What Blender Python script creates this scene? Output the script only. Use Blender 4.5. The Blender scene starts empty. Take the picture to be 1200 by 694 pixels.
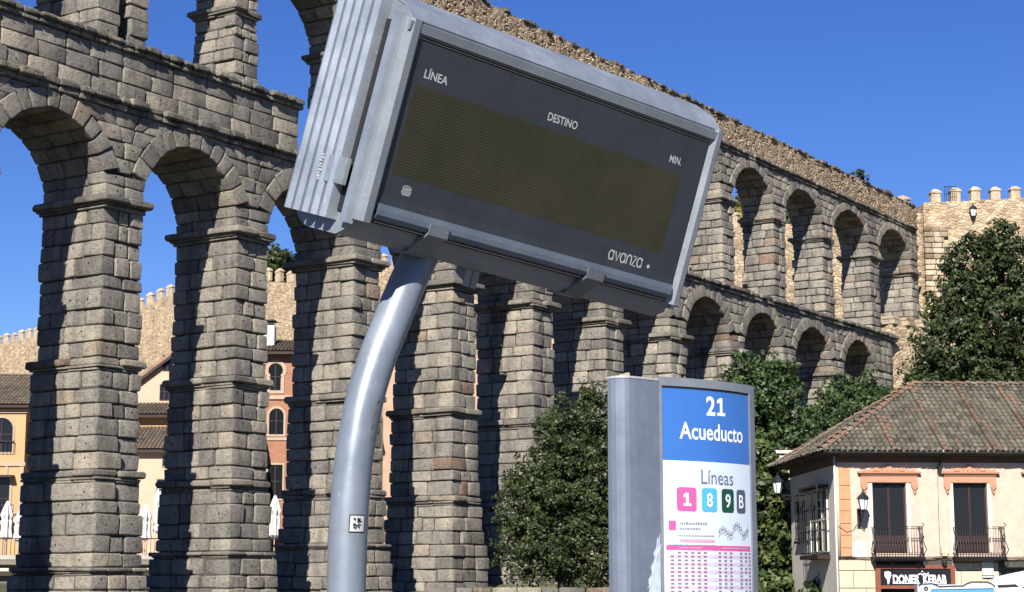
import bpy, math, random
import numpy as np
from math import sin, cos, pi, sqrt, radians, atan2
from mathutils import Vector, Matrix
rnd = random.Random(11)
rs = np.random.RandomState(5)
SC = bpy.context.scene
COL = SC.collection

# ------------------------------------------------------------------ camera
cam_d = bpy.data.cameras.new('camera')
cam = bpy.data.objects.new('camera', cam_d)
COL.objects.link(cam)
cam_d.sensor_width = 36.0
cam_d.lens = 63.0
cam_d.clip_start = 0.1
cam_d.clip_end = 20000
PITCH = math.atan(343 / 2100.0)
cam.location = (0, 0, 1.6)
cam.rotation_euler = (pi / 2 + PITCH, 0, 0)
SC.camera = cam

# ------------------------------------------------------------------ light
SUN_AZ = (-0.209, -0.978)
SUN_EL = radians(36.0)
world = bpy.data.worlds.new('World')
SC.world = world
world.use_nodes = True
wn = world.node_tree
bg = wn.nodes['Background']
sky = wn.nodes.new('ShaderNodeTexSky')
sky.sky_type = 'NISHITA'
sky.sun_disc = False
sky.sun_elevation = SUN_EL
sky.sun_rotation = atan2(SUN_AZ[0], SUN_AZ[1])
sky.altitude = 1000
sky.air_density = 1.0
sky.dust_density = 0.0
sky.ozone_density = 5.0
hs = wn.nodes.new('ShaderNodeHueSaturation')
hs.inputs['Saturation'].default_value = 1.22
hs.inputs['Hue'].default_value = 0.519
hs.inputs['Value'].default_value = 1.12
wn.links.new(sky.outputs[0], hs.inputs['Color'])
wn.links.new(hs.outputs[0], bg.inputs[0])
bg.inputs[1].default_value = 0.052
sun_d = bpy.data.lights.new('sun', 'SUN')
sun_d.energy = 5.0
sun_d.angle = radians(0.5)
sun_d.color = (1.0, 0.95, 0.87)
sun = bpy.data.objects.new('sun', sun_d)
COL.objects.link(sun)
sun_vec = Vector((SUN_AZ[0] * cos(SUN_EL), SUN_AZ[1] * cos(SUN_EL), sin(SUN_EL)))
sun.rotation_euler = (-sun_vec).to_track_quat('-Z', 'Y').to_euler()
sun.location = (-20, -60, 60)
SC.view_settings.view_transform = 'Standard'
SC.view_settings.look = 'None'
SC.view_settings.exposure = 1.1
SC.view_settings.gamma = 1.0
SC.cycles.diffuse_bounces = 1

# ------------------------------------------------------------------ materials
def mat(name, base, rough=0.8, metal=0.0, spec=0.3):
    m = bpy.data.materials.new(name)
    m.use_nodes = True
    b = m.node_tree.nodes['Principled BSDF']
    b.inputs['Base Color'].default_value = (*base, 1)
    b.inputs['Roughness'].default_value = rough
    b.inputs['Metallic'].default_value = metal
    b.inputs['Specular IOR Level'].default_value = spec
    return m

def N(m, t, **kw):
    n = m.node_tree.nodes.new(t)
    for k, v in kw.items():
        setattr(n, k, v)
    return n

def L(m, a, b):
    m.node_tree.links.new(a, b)

def ramp(m, stops):
    r = N(m, 'ShaderNodeValToRGB')
    e = r.color_ramp.elements
    while len(e) < len(stops):
        e.new(0.5)
    for el, (p, c) in zip(e, stops):
        el.position = p
        el.color = (*c, 1) if len(c) == 3 else c
    return r

def noise(m, scale, detail=4, rough=0.6, coord=None, off=None):
    n = N(m, 'ShaderNodeTexNoise')
    n.inputs['Scale'].default_value = scale
    n.inputs['Detail'].default_value = detail
    n.inputs['Roughness'].default_value = rough
    if coord is not None:
        L(m, coord, n.inputs['Vector'])
    return n

def mixc(m, fac, a, b, mode='MIX'):
    x = N(m, 'ShaderNodeMix', data_type='RGBA', blend_type=mode)
    for sock, v in ((x.inputs[0], fac), (x.inputs[6], a), (x.inputs[7], b)):
        if hasattr(v, 'is_output') or hasattr(v, 'links'):
            L(m, v, sock)
        elif isinstance(v, (int, float)):
            sock.default_value = v
        else:
            sock.default_value = (*v, 1)
    return x.outputs[2]

def math_(m, op, a, b=None):
    x = N(m, 'ShaderNodeMath', operation=op)
    for i, v in enumerate((a, b)):
        if v is None: continue
        if isinstance(v, (int, float)): x.inputs[i].default_value = v
        else: L(m, v, x.inputs[i])
    return x.outputs[0]

def bump(m, h, strength, dist, prev=None):
    b = N(m, 'ShaderNodeBump')
    b.inputs['Strength'].default_value = strength
    b.inputs['Distance'].default_value = dist
    L(m, h, b.inputs['Height'])
    if prev is not None: L(m, prev, b.inputs['Normal'])
    return b.outputs[0]

def simple(name, base, rough=0.8, metal=0.0, var=0.12, scale=3.0, bmp=0.0, bscale=30, spec=0.3, bdist=0.01):
    m = mat(name, base, rough, metal, spec)
    bs = m.node_tree.nodes['Principled BSDF']
    g = N(m, 'ShaderNodeTexCoord')
    n1 = noise(m, scale, 5, 0.65, g.outputs['Object'])
    lo = tuple(c * (1 - var) for c in base); hi = tuple(min(1, c * (1 + var)) for c in base)
    r = ramp(m, [(0.3, lo), (0.7, hi)])
    L(m, n1.outputs['Fac'], r.inputs[0])
    L(m, r.outputs[0], bs.inputs['Base Color'])
    if bmp:
        n2 = noise(m, bscale, 4, 0.6, g.outputs['Object'])
        L(m, bump(m, n2.outputs['Fac'], bmp, bdist), bs.inputs['Normal'])
    return m

def stone_mat(name, stops, stain=(0.07, 0.065, 0.055), bstr=0.9):
    m = mat(name, (0.3, 0.27, 0.23), 0.92, 0, 0.15)
    bs = m.node_tree.nodes['Principled BSDF']
    g = N(m, 'ShaderNodeNewGeometry')
    P = g.outputs['Position']
    at = N(m, 'ShaderNodeAttribute', attribute_name='tone')
    dk = N(m, 'ShaderNodeAttribute', attribute_name='weathered')
    r = ramp(m, stops)
    L(m, at.outputs['Fac'], r.inputs[0])
    n1 = noise(m, 1.6, 6, 0.7, P)
    n2 = noise(m, 28, 3, 0.7, P)
    n3 = noise(m, 7, 5, 0.7, P)
    rr1 = ramp(m, [(0.3, (0.68, 0.68, 0.7)), (0.7, (1.2, 1.17, 1.12))]); L(m, n1.outputs['Fac'], rr1.inputs[0])
    c = mixc(m, 1.0, r.outputs[0], rr1.outputs[0], 'MULTIPLY')
    rr2 = ramp(m, [(0.34, (0.55, 0.55, 0.56)), (0.47, (1, 1, 1)), (0.7, (1.15, 1.14, 1.12))]); L(m, n2.outputs['Fac'], rr2.inputs[0])
    c = mixc(m, 1.0, c, rr2.outputs[0], 'MULTIPLY')
    rr3 = ramp(m, [(0.33, (0.5, 0.5, 0.5)), (0.47, (1, 1, 1)), (.62, (1, 1, 1)), (.75, (1.18, 1.16, 1.12))]); L(m, n3.outputs['Fac'], rr3.inputs[0])
    c = mixc(m, 0.85, c, rr3.outputs[0], 'MULTIPLY')
    # lichen and soot on weathered mouldings
    n4 = noise(m, 3.2, 5, 0.75, P)
    rr4 = ramp(m, [(0.38, (0, 0, 0)), (0.62, (1, 1, 1))]); L(m, n4.outputs['Fac'], rr4.inputs[0])
    c = mixc(m, math_(m, 'MULTIPLY', rr4.outputs[0], dk.outputs['Fac']), c, stain)
    # the small dog holes cut in the faces of the blocks
    hc = N(m, 'ShaderNodeAttribute', attribute_name='hole')
    vm = N(m, 'ShaderNodeVectorMath', operation='DISTANCE')
    tc = N(m, 'ShaderNodeTexCoord')
    L(m, tc.outputs['Object'], vm.inputs[0]); L(m, hc.outputs['Vector'], vm.inputs[1])
    hole = ramp(m, [(0.028, (1, 1, 1)), (0.05, (0, 0, 0))]); L(m, vm.outputs['Value'], hole.inputs[0])
    c = mixc(m, hole.outputs[0], c, (0.02, 0.018, 0.015))
    L(m, c, bs.inputs['Base Color'])
    mp = N(m, 'ShaderNodeMapping'); mp.inputs['Scale'].default_value = (1.1, 1.1, .16); L(m, P, mp.inputs[0])
    n5 = noise(m, 1.0, 5, .7, mp.outputs[0]); rr5 = ramp(m, [(.36, (.62, .62, .63)), (.52, (1, 1, 1)), (.75, (1.1, 1.09, 1.05))]); L(m, n5.outputs['Fac'], rr5.inputs[0])
    c = mixc(m, 1.0, c, rr5.outputs[0], 'MULTIPLY')
    L(m, c, bs.inputs['Base Color'])
    h = math_(m, 'ADD', math_(m, 'MULTIPLY', n3.outputs['Fac'], 1.0), math_(m, 'MULTIPLY', n2.outputs['Fac'], 0.35))
    L(m, bump(m, h, bstr, 0.13), bs.inputs['Normal'])
    return m

granite = stone_mat('granite', [(0.0, (0.17, 0.16, 0.147)), (0.3, (0.245, 0.228, 0.204)), (0.6, (0.32, 0.296, 0.252)),
                                (0.86, (0.385, 0.342, 0.278)), (0.96, (0.29, 0.225, 0.168)), (1.0, (0.25, 0.18, 0.135))])
mortar = simple('mortar', (0.055, 0.05, 0.043), 1.0, var=0.3)

def rubble_mat(name, c0, c1, c2, joint, scale, jw=0.09, bst=0.8, bd=0.12):
    m = mat(name, c1, 0.95, 0, 0.15)
    bs = m.node_tree.nodes['Principled BSDF']
    g = N(m, 'ShaderNodeNewGeometry'); P = g.outputs['Position']
    nw = noise(m, 1.3, 3, 0.6, P)
    off = N(m, 'ShaderNodeVectorMath', operation='SCALE'); L(m, nw.outputs['Color'], off.inputs[0]); off.inputs[3].default_value = 0.35
    ad = N(m, 'ShaderNodeVectorMath', operation='ADD'); L(m, P, ad.inputs[0]); L(m, off.outputs[0], ad.inputs[1])
    mp = N(m, 'ShaderNodeMapping'); mp.inputs['Scale'].default_value = (1, 1, 2.3); L(m, ad.outputs[0], mp.inputs[0])
    v = N(m, 'ShaderNodeTexVoronoi'); v.inputs['Scale'].default_value = scale; L(m, mp.outputs[0], v.inputs['Vector'])
    v2 = N(m, 'ShaderNodeTexVoronoi', feature='DISTANCE_TO_EDGE'); v2.inputs['Scale'].default_value = scale; L(m, mp.outputs[0], v2.inputs['Vector'])
    sep = N(m, 'ShaderNodeSeparateColor'); L(m, v.outputs['Color'], sep.inputs[0])
    r = ramp(m, [(0.0, c0), (0.5, c1), (1.0, c2)]); L(m, sep.outputs[0], r.inputs[0])
    e = ramp(m, [(0.0, (0, 0, 0)), (jw, (1, 1, 1))]); L(m, v2.outputs['Distance'], e.inputs[0])
    c = mixc(m, e.outputs[0], joint, r.outputs[0])
    n1 = noise(m, 0.5, 5, 0.7, P); rr = ramp(m, [(0.3, (0.78, 0.76, 0.74)), (0.7, (1.15, 1.13, 1.08))]); L(m, n1.outputs['Fac'], rr.inputs[0])
    c = mixc(m, 1.0, c, rr.outputs[0], 'MULTIPLY')
    n2 = noise(m, 9, 5, 0.75, P); rr = ramp(m, [(0.3, (0.7, 0.68, 0.66)), (0.6, (1.1, 1.1, 1.08))]); L(m, n2.outputs['Fac'], rr.inputs[0])
    c = mixc(m, 0.8, c, rr.outputs[0], 'MULTIPLY')
    L(m, c, bs.inputs['Base Color'])
    h = math_(m, 'ADD', e.outputs[0], math_(m, 'ADD', math_(m, 'MULTIPLY', n2.outputs['Fac'], 0.8), math_(m, 'MULTIPLY', sep.outputs[1], 0.6)))
    L(m, bump(m, h, bst, bd), bs.inputs['Normal'])
    return m

rubble_brown = rubble_mat('rubble_brown', (0.24, 0.18, 0.125), (0.38, 0.29, 0.20), (0.50, 0.41, 0.30), (0.27, 0.21, 0.145), 4.2)
rubble_cream = rubble_mat('rubble_cream', (0.25, 0.18, 0.12), (0.42, 0.325, 0.225), (0.50, 0.41, 0.295), (0.40, 0.32, 0.225), 2.0, 0.14, 0.7, 0.09)
cream_stone = stone_mat('cream_stone', [(0, (0.38, 0.30, 0.21)), (0.5, (0.45, 0.37, 0.265)), (1, (0.50, 0.43, 0.32))], (0.3, 0.25, 0.18), 0.5)

asphalt = simple('asphalt', (0.055, 0.055, 0.055), 0.95, var=0.25, scale=0.6, bmp=0.3, bscale=60)
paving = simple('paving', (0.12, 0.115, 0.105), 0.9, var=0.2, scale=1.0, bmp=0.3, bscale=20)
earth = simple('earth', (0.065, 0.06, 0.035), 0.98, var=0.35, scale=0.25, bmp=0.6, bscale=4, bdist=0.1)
grass_m = simple('grass_green', (0.10, 0.17, 0.035), 0.9, var=0.3, scale=2)

def leaf_mat(name, dark, mid, light, tint=None):
    m = mat(name, mid, 0.5, 0, 0.35)
    bs = m.node_tree.nodes['Principled BSDF']
    at = N(m, 'ShaderNodeAttribute', attribute_name='tone')
    st = [(0.0, dark), (0.5, mid), (0.93, light)]
    st.append((1.0, tint or light))
    r = ramp(m, st); L(m, at.outputs['Fac'], r.inputs[0])
    L(m, r.outputs[0], bs.inputs['Base Color'])
    tr = N(m, 'ShaderNodeBsdfTranslucent'); L(m, r.outputs[0], tr.inputs[0])
    mx = N(m, 'ShaderNodeMixShader'); mx.inputs[0].default_value = 0.22
    out = m.node_tree.nodes['Material Output']
    L(m, bs.outputs[0], mx.inputs[1]); L(m, tr.outputs[0], mx.inputs[2]); L(m, mx.outputs[0], out.inputs[0])
    return m

leaf_oak = leaf_mat('leaf_oak', (0.015, 0.024, 0.008), (0.032, 0.048, 0.015), (0.075, 0.095, 0.030))
leaf_fig = leaf_mat('leaf_fig', (0.018, 0.034, 0.011), (0.036, 0.062, 0.018), (0.075, 0.11, 0.033))
leaf_ivy = leaf_mat('leaf_ivy', (0.024, 0.038, 0.011), (0.05, 0.075, 0.02), (0.11, 0.13, 0.035), (0.25, 0.18, 0.04))
leaf_autumn = leaf_mat('leaf_autumn', (0.08, 0.08, 0.02), (0.15, 0.14, 0.03), (0.26, 0.19, 0.045), (0.35, 0.16, 0.04))
bark = simple('bark', (0.10, 0.08, 0.06), 0.95, var=0.3, scale=6, bmp=0.8, bscale=12, bdist=0.03)

# ------------------------------------------------------------------ mesh helpers
class MB:
    def __init__(s):
        s.v = []; s.f = []; s.t = []; s.w = []; s.h = []; s.mi = []; s.n = []
    def add(s, vs, fs, tone=0.5, weath=0.0, hole=(99, 99, 99), mi=0, nrm=None):
        o = len(s.v)
        s.v += [tuple(v) for v in vs]
        s.f += [tuple(o + i for i in f) for f in fs]
        s.t += [tone] * len(vs); s.w += [weath] * len(vs); s.h += [hole] * len(vs)
        s.mi += [mi] * len(fs)
        s.n += nrm or [None] * len(vs)
    def box(s, x0, x1, y0, y1, z0, z1, tone=0.5, mi=0, weath=0.0):
        vs = [(x, y, z) for x in (x0, x1) for y in (y0, y1) for z in (z0, z1)]
        s.add(vs, [(0, 1, 3, 2), (4, 6, 7, 5), (0, 4, 5, 1), (2, 3, 7, 6), (0, 2, 6, 4), (1, 5, 7, 3)], tone, weath, mi=mi)
    def bbox(s, x0, x1, y0, y1, z0, z1, ch=0.02, jit=0.0, tone=0.5, weath=0.0, hole=None):
        c = [(x, y, z) for x in (x0, x1) for y in (y0, y1) for z in (z0, z1)]
        s.hexa(c, ch, jit, tone, weath, hole)
    def hexa(s, c, ch=0.04, jit=0.015, tone=0.5, weath=0.0, hole=None):
        """chamfered hexahedron; c[i*4+j*2+k]"""
        if jit:
            c = [(p[0] + rnd.uniform(-jit, jit), p[1] + rnd.uniform(-jit, jit), p[2] + rnd.uniform(-jit, jit)) for p in c]
        P = [Vector(p) for p in c]
        vs = []; idx = {}
        for i in range(8):
            e = []
            for b in (4, 2, 1):
                q = P[i ^ b] - P[i]
                l = q.length or 1e-6
                e.append(q * (min(ch * rnd.uniform(0.7, 1.3), l * 0.42) / l))
            for ax, (a, b_) in enumerate(((1, 2), (0, 2), (0, 1))):
                idx[(i, ax)] = len(vs)
                vs.append(P[i] + e[a] + e[b_])
        fs = []
        bits = (4, 2, 1)
        for ax in range(3):
            B = bits[ax]; o1, o2 = [b for b in bits if b != B]
            for side in (0, B):
                q = [side, side | o1, side | o1 | o2, side | o2]
                fs.append(([idx[(i, ax)] for i in q]))
        for ax in range(3):      # edge quads along axis ax
            B = bits[ax]; oa = [k for k in range(3) if k != ax]
            for s1 in (0, 1):
                for s2 in (0, 1):
                    i = (bits[oa[0]] if s1 else 0) | (bits[oa[1]] if s2 else 0)
                    j = i | B
                    fs.append([idx[(i, oa[0])], idx[(i, oa[1])], idx[(j, oa[1])], idx[(j, oa[0])]])
        for i in range(8):
            fs.append([idx[(i, 0)], idx[(i, 1)], idx[(i, 2)]])
        cen = sum(P, Vector()) / 8
        out = []
        for f in fs:
            a, b, d = vs[f[0]], vs[f[1]], vs[f[2]]
            nn = (b - a).cross(d - a)
            fc = sum((vs[k] for k in f), Vector()) / len(f)
            out.append(tuple(f) if nn.dot(fc - cen) > 0 else tuple(reversed(f)))
        nr = [None] * 24
        for f in out[:6]:
            q = (vs[f[1]] - vs[f[0]]).cross(vs[f[2]] - vs[f[0]]).normalized()
            for k in f: nr[k] = tuple((q + (vs[k] - cen).normalized() * 0.3).normalized())
        s.add(vs, out, tone, weath, hole or (99, 99, 99), nrm=nr)
    def tube(s, pts, r, n=8, tone=0.5, cap=True, mi=0):
        if not isinstance(r, (list, tuple)): r = [r] * len(pts)
        P = [Vector(p) for p in pts]
        rings = []; vs = []
        up = None
        for i, p in enumerate(P):
            d = (P[min(i + 1, len(P) - 1)] - P[max(i - 1, 0)]).normalized()
            if up is None:
                up = Vector((0, 0, 1)) if abs(d.z) < 0.9 else Vector((1, 0, 0))
            u = (up - d * up.dot(d)).normalized(); up = u
            v = d.cross(u)
            for k in range(n):
                a = 2 * pi * k / n
                vs.append(p + (u * cos(a) + v * sin(a)) * r[i])
        fs = []
        for i in range(len(P) - 1):
            for k in range(n):
                k2 = (k + 1) % n
                fs.append((i * n + k, i * n + k2, (i + 1) * n + k2, (i + 1) * n + k))
        if cap:
            fs.append(tuple(reversed(range(n)))); fs.append(tuple(range((len(P) - 1) * n, len(P) * n)))
        s.add(vs, fs, tone, mi=mi)
    def lathe(s, prof, c=(0, 0, 0), n=16, tone=0.5, mi=0, ph=0.0):
        vs = []; fs = []
        for (r, z) in prof:
            for k in range(n):
                a = 2 * pi * (k + ph) / n
                vs.append((c[0] + r * cos(a), c[1] + r * sin(a), c[2] + z))
        m = len(prof)
        for i in range(m - 1):
            for k in range(n):
                k2 = (k + 1) % n
                fs.append((i * n + k, i * n + k2, (i + 1) * n + k2, (i + 1) * n + k))
        fs.append(tuple(reversed(range(n)))); fs.append(tuple(range((m - 1) * n, m * n)))
        s.add(vs, fs, tone, mi=mi)
    def prism(s, poly, a0, a1, fn, tone=0.5, mi=0):
        """poly of 2-D points, extruded from a0 to a1; fn(p, q, a) gives the 3-D point"""
        n = len(poly)
        vs = [fn(p[0], p[1], a0) for p in poly] + [fn(p[0], p[1], a1) for p in poly]
        fs = [tuple(reversed(range(n))), tuple(range(n, 2 * n))]
        fs += [(i, (i + 1) % n, (i + 1) % n + n, i + n) for i in range(n)]
        s.add(vs, fs, tone, mi=mi)

def mk(name, mb, mats, parent=None, loc=(0, 0, 0), smooth=False, mw=None, fixn=False):
    me = bpy.data.meshes.new(name)
    me.from_pydata(mb.v, [], mb.f)
    if any(t != 0.5 for t in mb.t) or any(mb.w) :
        a = me.attributes.new('tone', 'FLOAT', 'POINT'); a.data.foreach_set('value', mb.t)
        a = me.attributes.new('weathered', 'FLOAT', 'POINT'); a.data.foreach_set('value', mb.w)
        a = me.attributes.new('hole', 'FLOAT_VECTOR', 'POINT'); a.data.foreach_set('vector', [c for h in mb.h for c in h])
    if not isinstance(mats, (list, tuple)): mats = [mats]
    for m in mats: me.materials.append(m)
    if len(mats) > 1: me.polygons.foreach_set('material_index', mb.mi)
    if smooth: me.polygons.foreach_set('use_smooth', [True] * len(me.polygons))
    if fixn:
        import bmesh
        bm = bmesh.new(); bm.from_mesh(me); bmesh.ops.recalc_face_normals(bm, faces=bm.faces); bm.to_mesh(me); bm.free()
    me.update()
    if smooth and len(mb.n) == len(mb.v) and mb.n and all(q is not None for q in mb.n):
        me.normals_split_custom_set_from_vertices(mb.n)
    o = bpy.data.objects.new(name, me)
    COL.objects.link(o)
    if parent is not None: o.parent = parent
    if mw is not None: o.matrix_local = mw
    else: o.location = loc
    return o

def tag(o, label=None, cat=None, group=None, kind=None):
    if label: o['label'] = label
    if cat: o['category'] = cat
    if group: o['group'] = group
    if kind: o['kind'] = kind
    return o

def empty(name, loc, label=None, cat=None, group=None, rz=0.0):
    o = bpy.data.objects.new(name, None)
    o.location = loc; o.rotation_euler = (0, 0, rz)
    o.empty_display_size = 0.3
    COL.objects.link(o)
    return tag(o, label, cat, group)

def copy_tree(o, parent=None):
    c = o.copy(); COL.objects.link(c)
    if parent is not None: c.parent = parent
    for ch in [x for x in o.children]:
        copy_tree(ch, c)
    return c

# screen position of a point, only used to decide which blocks are big enough to be objects of their own
def screen(p):
    X, Y, Z = p[0], p[1], p[2] - 1.6
    D = Y * cos(PITCH) + Z * sin(PITCH)
    if D < 1: return None
    return 600 + 2100 * X / D, 347 - 2100 * (Z * cos(PITCH) - Y * sin(PITCH)) / D, D

# ------------------------------------------------------------------ terrain
WA = Vector((29.4, 126.4)); WB = Vector((-74, 250))
wd = (WB - WA).normalized(); wnrm = Vector((wd.y, -wd.x))     # normal of the old town wall
if wnrm.dot(Vector((0, 0)) - WA) < 0: wnrm = -wnrm            # towards the camera
def sstep(x):
    x = max(0.0, min(1.0, x)); return x * x * (3 - 2 * x)
def ground_z(X, Y):
    z = 0.058 * max(0.0, min(Y, 130) - 52) * sstep((Y - 48) / 12)
    z -= 0.9 * sstep((-8 - X) / 14) * sstep((Y - 52) / 10)
    z = max(z, 0.0)
    s = (Vector((X, Y)) - WA).dot(wnrm) if X < 30 else (126.4 - Y) + 0.0 * X
    h = 17.5 * sstep((11 - s) / 11)
    if X > 14: h = max(h, 12.5 * sstep((Y - 86) / 16) * sstep((X - 14) / 6 - 0.055 * max(0, Y - 90)))
    if Y > 400: h *= 1 - 0.9 * sstep((Y - 400) / 500)
    return max(z, h + z * 0.3)
def axis(a, b, st, far):
    r = list(np.arange(a, b + .01, st))
    return [-f for f in reversed(far)] + r + list(far)
xs = [-6000, -2500, -1000, -500, -300, -200, -150] + list(np.arange(-120, 121, 3.0)) + [150, 200, 300, 500, 1000, 2500, 6000]
ys = [-6000, -2500, -1000, -400, -150, -60, -20, 0, 20, 40] + list(np.arange(46, 281, 3.0)) + [300, 340, 400, 500, 650, 900, 1500, 3000, 8000]
mb = MB()
mb.v = [(x, y, ground_z(x, y)) for y in ys for x in xs]
mb.t = [0.5] * len(mb.v); mb.w = [0] * len(mb.v); mb.h = [(99, 99, 99)] * len(mb.v)
nx = len(xs)
mb.f = [(j * nx + i, j * nx + i + 1, (j + 1) * nx + i + 1, (j + 1) * nx + i) for j in range(len(ys) - 1) for i in range(nx - 1)]
mb.mi = [0] * len(mb.f)
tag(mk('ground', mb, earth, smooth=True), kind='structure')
def sheet(name, x0, x1, y0, y1, dz, m, nxs=14, nys=10):
    b = MB()
    X = np.linspace(x0, x1, nxs); Y = np.linspace(y0, y1, nys)
    vs = [(x, y, ground_z(x, y) + dz) for y in Y for x in X]
    fs = [(j * nxs + i, j * nxs + i + 1, (j + 1) * nxs + i + 1, (j + 1) * nxs + i) for j in range(nys - 1) for i in range(nxs - 1)]
    b.add(vs, fs)
    return tag(mk(name, b, m, smooth=True), kind='structure')
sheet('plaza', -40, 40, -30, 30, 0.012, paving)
sheet('road', -40, 40, 30, 46, 0.006, asphalt)

# ------------------------------------------------------------------ the aqueduct
TA = radians(56.4)                     # heading of the aqueduct
DX, DY = cos(TA), sin(TA)
T0 = 80.0
def aq_world(t, w, z):
    return (-37.48 + t * DX - w * DY, 24.9 + t * DY + w * DX, z)
org = aq_world(T0, 0, 0)
aq = empty('aqueduct', org, 'long two-tiered Roman aqueduct of rough grey granite blocks crossing the whole picture', 'aqueduct', rz=TA)
blocks = []      # (screen size, kind, parent key, MB)
parents = {}
SIGN_POLY = [(425, 0), (338, 245), (345, 262), (765, 362), (785, 350), (846, 158), (480, 0)]
def inpoly(x, y, P):
    c = False; j = len(P) - 1
    for i in range(len(P)):
        if (P[i][1] > y) != (P[j][1] > y) and x < (P[j][0] - P[i][0]) * (y - P[i][1]) / (P[j][1] - P[i][1]) + P[i][0]: c = not c
        j = i
    return c
def emit(kind, key, corners, vis=True, ch=0.05, jit=0.024, weath=0.0, hole=True, tone=None):
    """corners as (t, w, z)"""
    cs = [(t - T0, w, z) for (t, w, z) in corners]
    cen = tuple(sum(c[i] for c in cs) / 8 for i in range(3))
    size = 0
    if vis:
        pr = [screen(aq_world(c[0] + T0, c[1], c[2])) for c in cs]
        if all(pr):
            xs_ = [p[0] for p in pr]; ys_ = [p[1] for p in pr]
            cx, cy = sum(xs_) / 8, sum(ys_) / 8
            inside = -5 < cx < 1205 and -5 < cy < 698
            hidden = inpoly(cx, cy, SIGN_POLY) or (712 < cx < 886 and cy > 440) or (575 < cx < 712 and cy > 480) or (950 < cx and cy > 470)
            if inside and not hidden:
                size = (max(xs_) - min(xs_)) * (max(ys_) - min(ys_))
    if tone is None:
        tone = min(0.999, max(0, rnd.betavariate(2.2, 2.4) + (0.25 if rnd.random() < 0.06 else 0)))
    blocks.append((size, kind, key, cs, cen, ch, jit, weath, tone, hole))

LC = [16.3, 23.0, 29.8, 36.6, 43.36, 50.0, 56.99, 63.9, 70.34, 77.05, 83.79, 90.78, 97.7, 104.9, 112.6]
def hexc(t0, t1, w0, w1, z0, z1):
    return [(t, w, z) for t in (t0, t1) for w in (w0, w1) for z in (z0, z1)]
def core(mbx, t0, t1, w0, w1, z0, z1, i=0.07):
    mbx.box(t0 + i - T0, t1 - i - T0, w0 + i, w1 - i, z0, z1)
def cuts(a, b, n, r=0.16):
    L_ = b - a
    c = [a] + [a + L_ * (k + rnd.uniform(-r, r)) / n for k in range(1, n)] + [b]
    return c
def course(key, kind, t0, t1, w0, w1, z0, z1, ncol=2, nrow=(2, 3), ch=0.055, weath=0.0, out=0.06, gap=0.013, near=True):
    tc = cuts(t0, t1, ncol, 0.22)
    for a in range(ncol):
        n = rnd.choice(nrow)
        wc = cuts(w0, w1, n, 0.24)
        for b in range(n):
            o = lambda: rnd.uniform(-out, out)
            A0 = tc[a] + (o() if a == 0 else gap); A1 = tc[a + 1] + (o() if a == ncol - 1 else -gap)
            B0 = wc[b] + (o() if b == 0 else gap); B1 = wc[b + 1] + (o() if b == n - 1 else -gap)
            emit(kind, key, hexc(A0, A1, B0, B1, z0 + gap, z1 - gap), vis=(a == 0 or b == 0), ch=ch, weath=weath)
def body(key, cmb, tc, hw, w0, w1, z0, z1, hc=0.6, ncol=0, nrow=(2, 3, 3, 4)):
    n = max(1, round((z1 - z0) / hc))
    zz = cuts(z0, z1, n, 0.17)
    for k in range(n):
        f = 1 - k / max(1, n)
        e = 0.05 * f
        course(key, 'stone', tc - hw - e, tc + hw + e, w0 - e, w1 + e, zz[k], zz[k + 1], ncol or rnd.choice((2, 2, 3)), nrow)
    core(cmb, tc - hw, tc + hw, w0, w1, z0, z1)
def cornice(key, cmb, t0, t1, w0, w1, z0, z1, over, kind='cornice_stone', step=1.0, layers=3, weath=0.35, ragged=0.12):
    """three thin mouldings, the top one widest"""
    h = z1 - z0
    if layers == 3: lay = [(z0, z0 + .22 * h, over * .32), (z0 + .22 * h, z0 + .42 * h, over * .55), (z0 + .42 * h, z1, over)]
    else: lay = [(z0, z0 + .4 * h, over * .45), (z0 + .4 * h, z1, over)]
    for li, (a, b, ov) in enumerate(lay):
        for (ta, tb, wa, wb, v) in ((t0 - ov, t1 + ov, w0 - ov, None, True), (t0 - ov, t1 + ov, None, w1 + ov, False)):
            pass
        n = max(1, round((t1 - t0 + 2 * ov) / step))
        tcs = cuts(t0 - ov, t1 + ov, n, 0.2)
        for i in range(n):
            m = 1 if li < len(lay) - 1 else (2 if (w1 - w0) > 2.2 else 1)
            m = max(m, round((w1 - w0) / 1.3))
            wcs = cuts(w0 - ov, w1 + ov, m, 0.2)
            for j in range(m):
                rg = rnd.uniform(0.3, 1.0) * ov if rnd.random() < ragged else rnd.uniform(0, .03)
                r2 = rnd.uniform(0.2, 0.9) * ov if rnd.random() < ragged else 0
                A0 = tcs[i] + (r2 if i == 0 else .006); A1 = tcs[i + 1] - (r2 if i == n - 1 else .006)
                B0 = wcs[j] + (rg if j == 0 else .006); B1 = wcs[j + 1] - .006
                emit(kind, key, hexc(A0, A1, B0, B1, a, b - .004), vis=(j == 0 or i == 0) and li == len(lay) - 1, ch=0.035 if li < len(lay) - 1 else .075, jit=.014, weath=weath, hole=False)
    core(cmb, t0, t1, w0, w1, z0, z1, 0.03)

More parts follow.
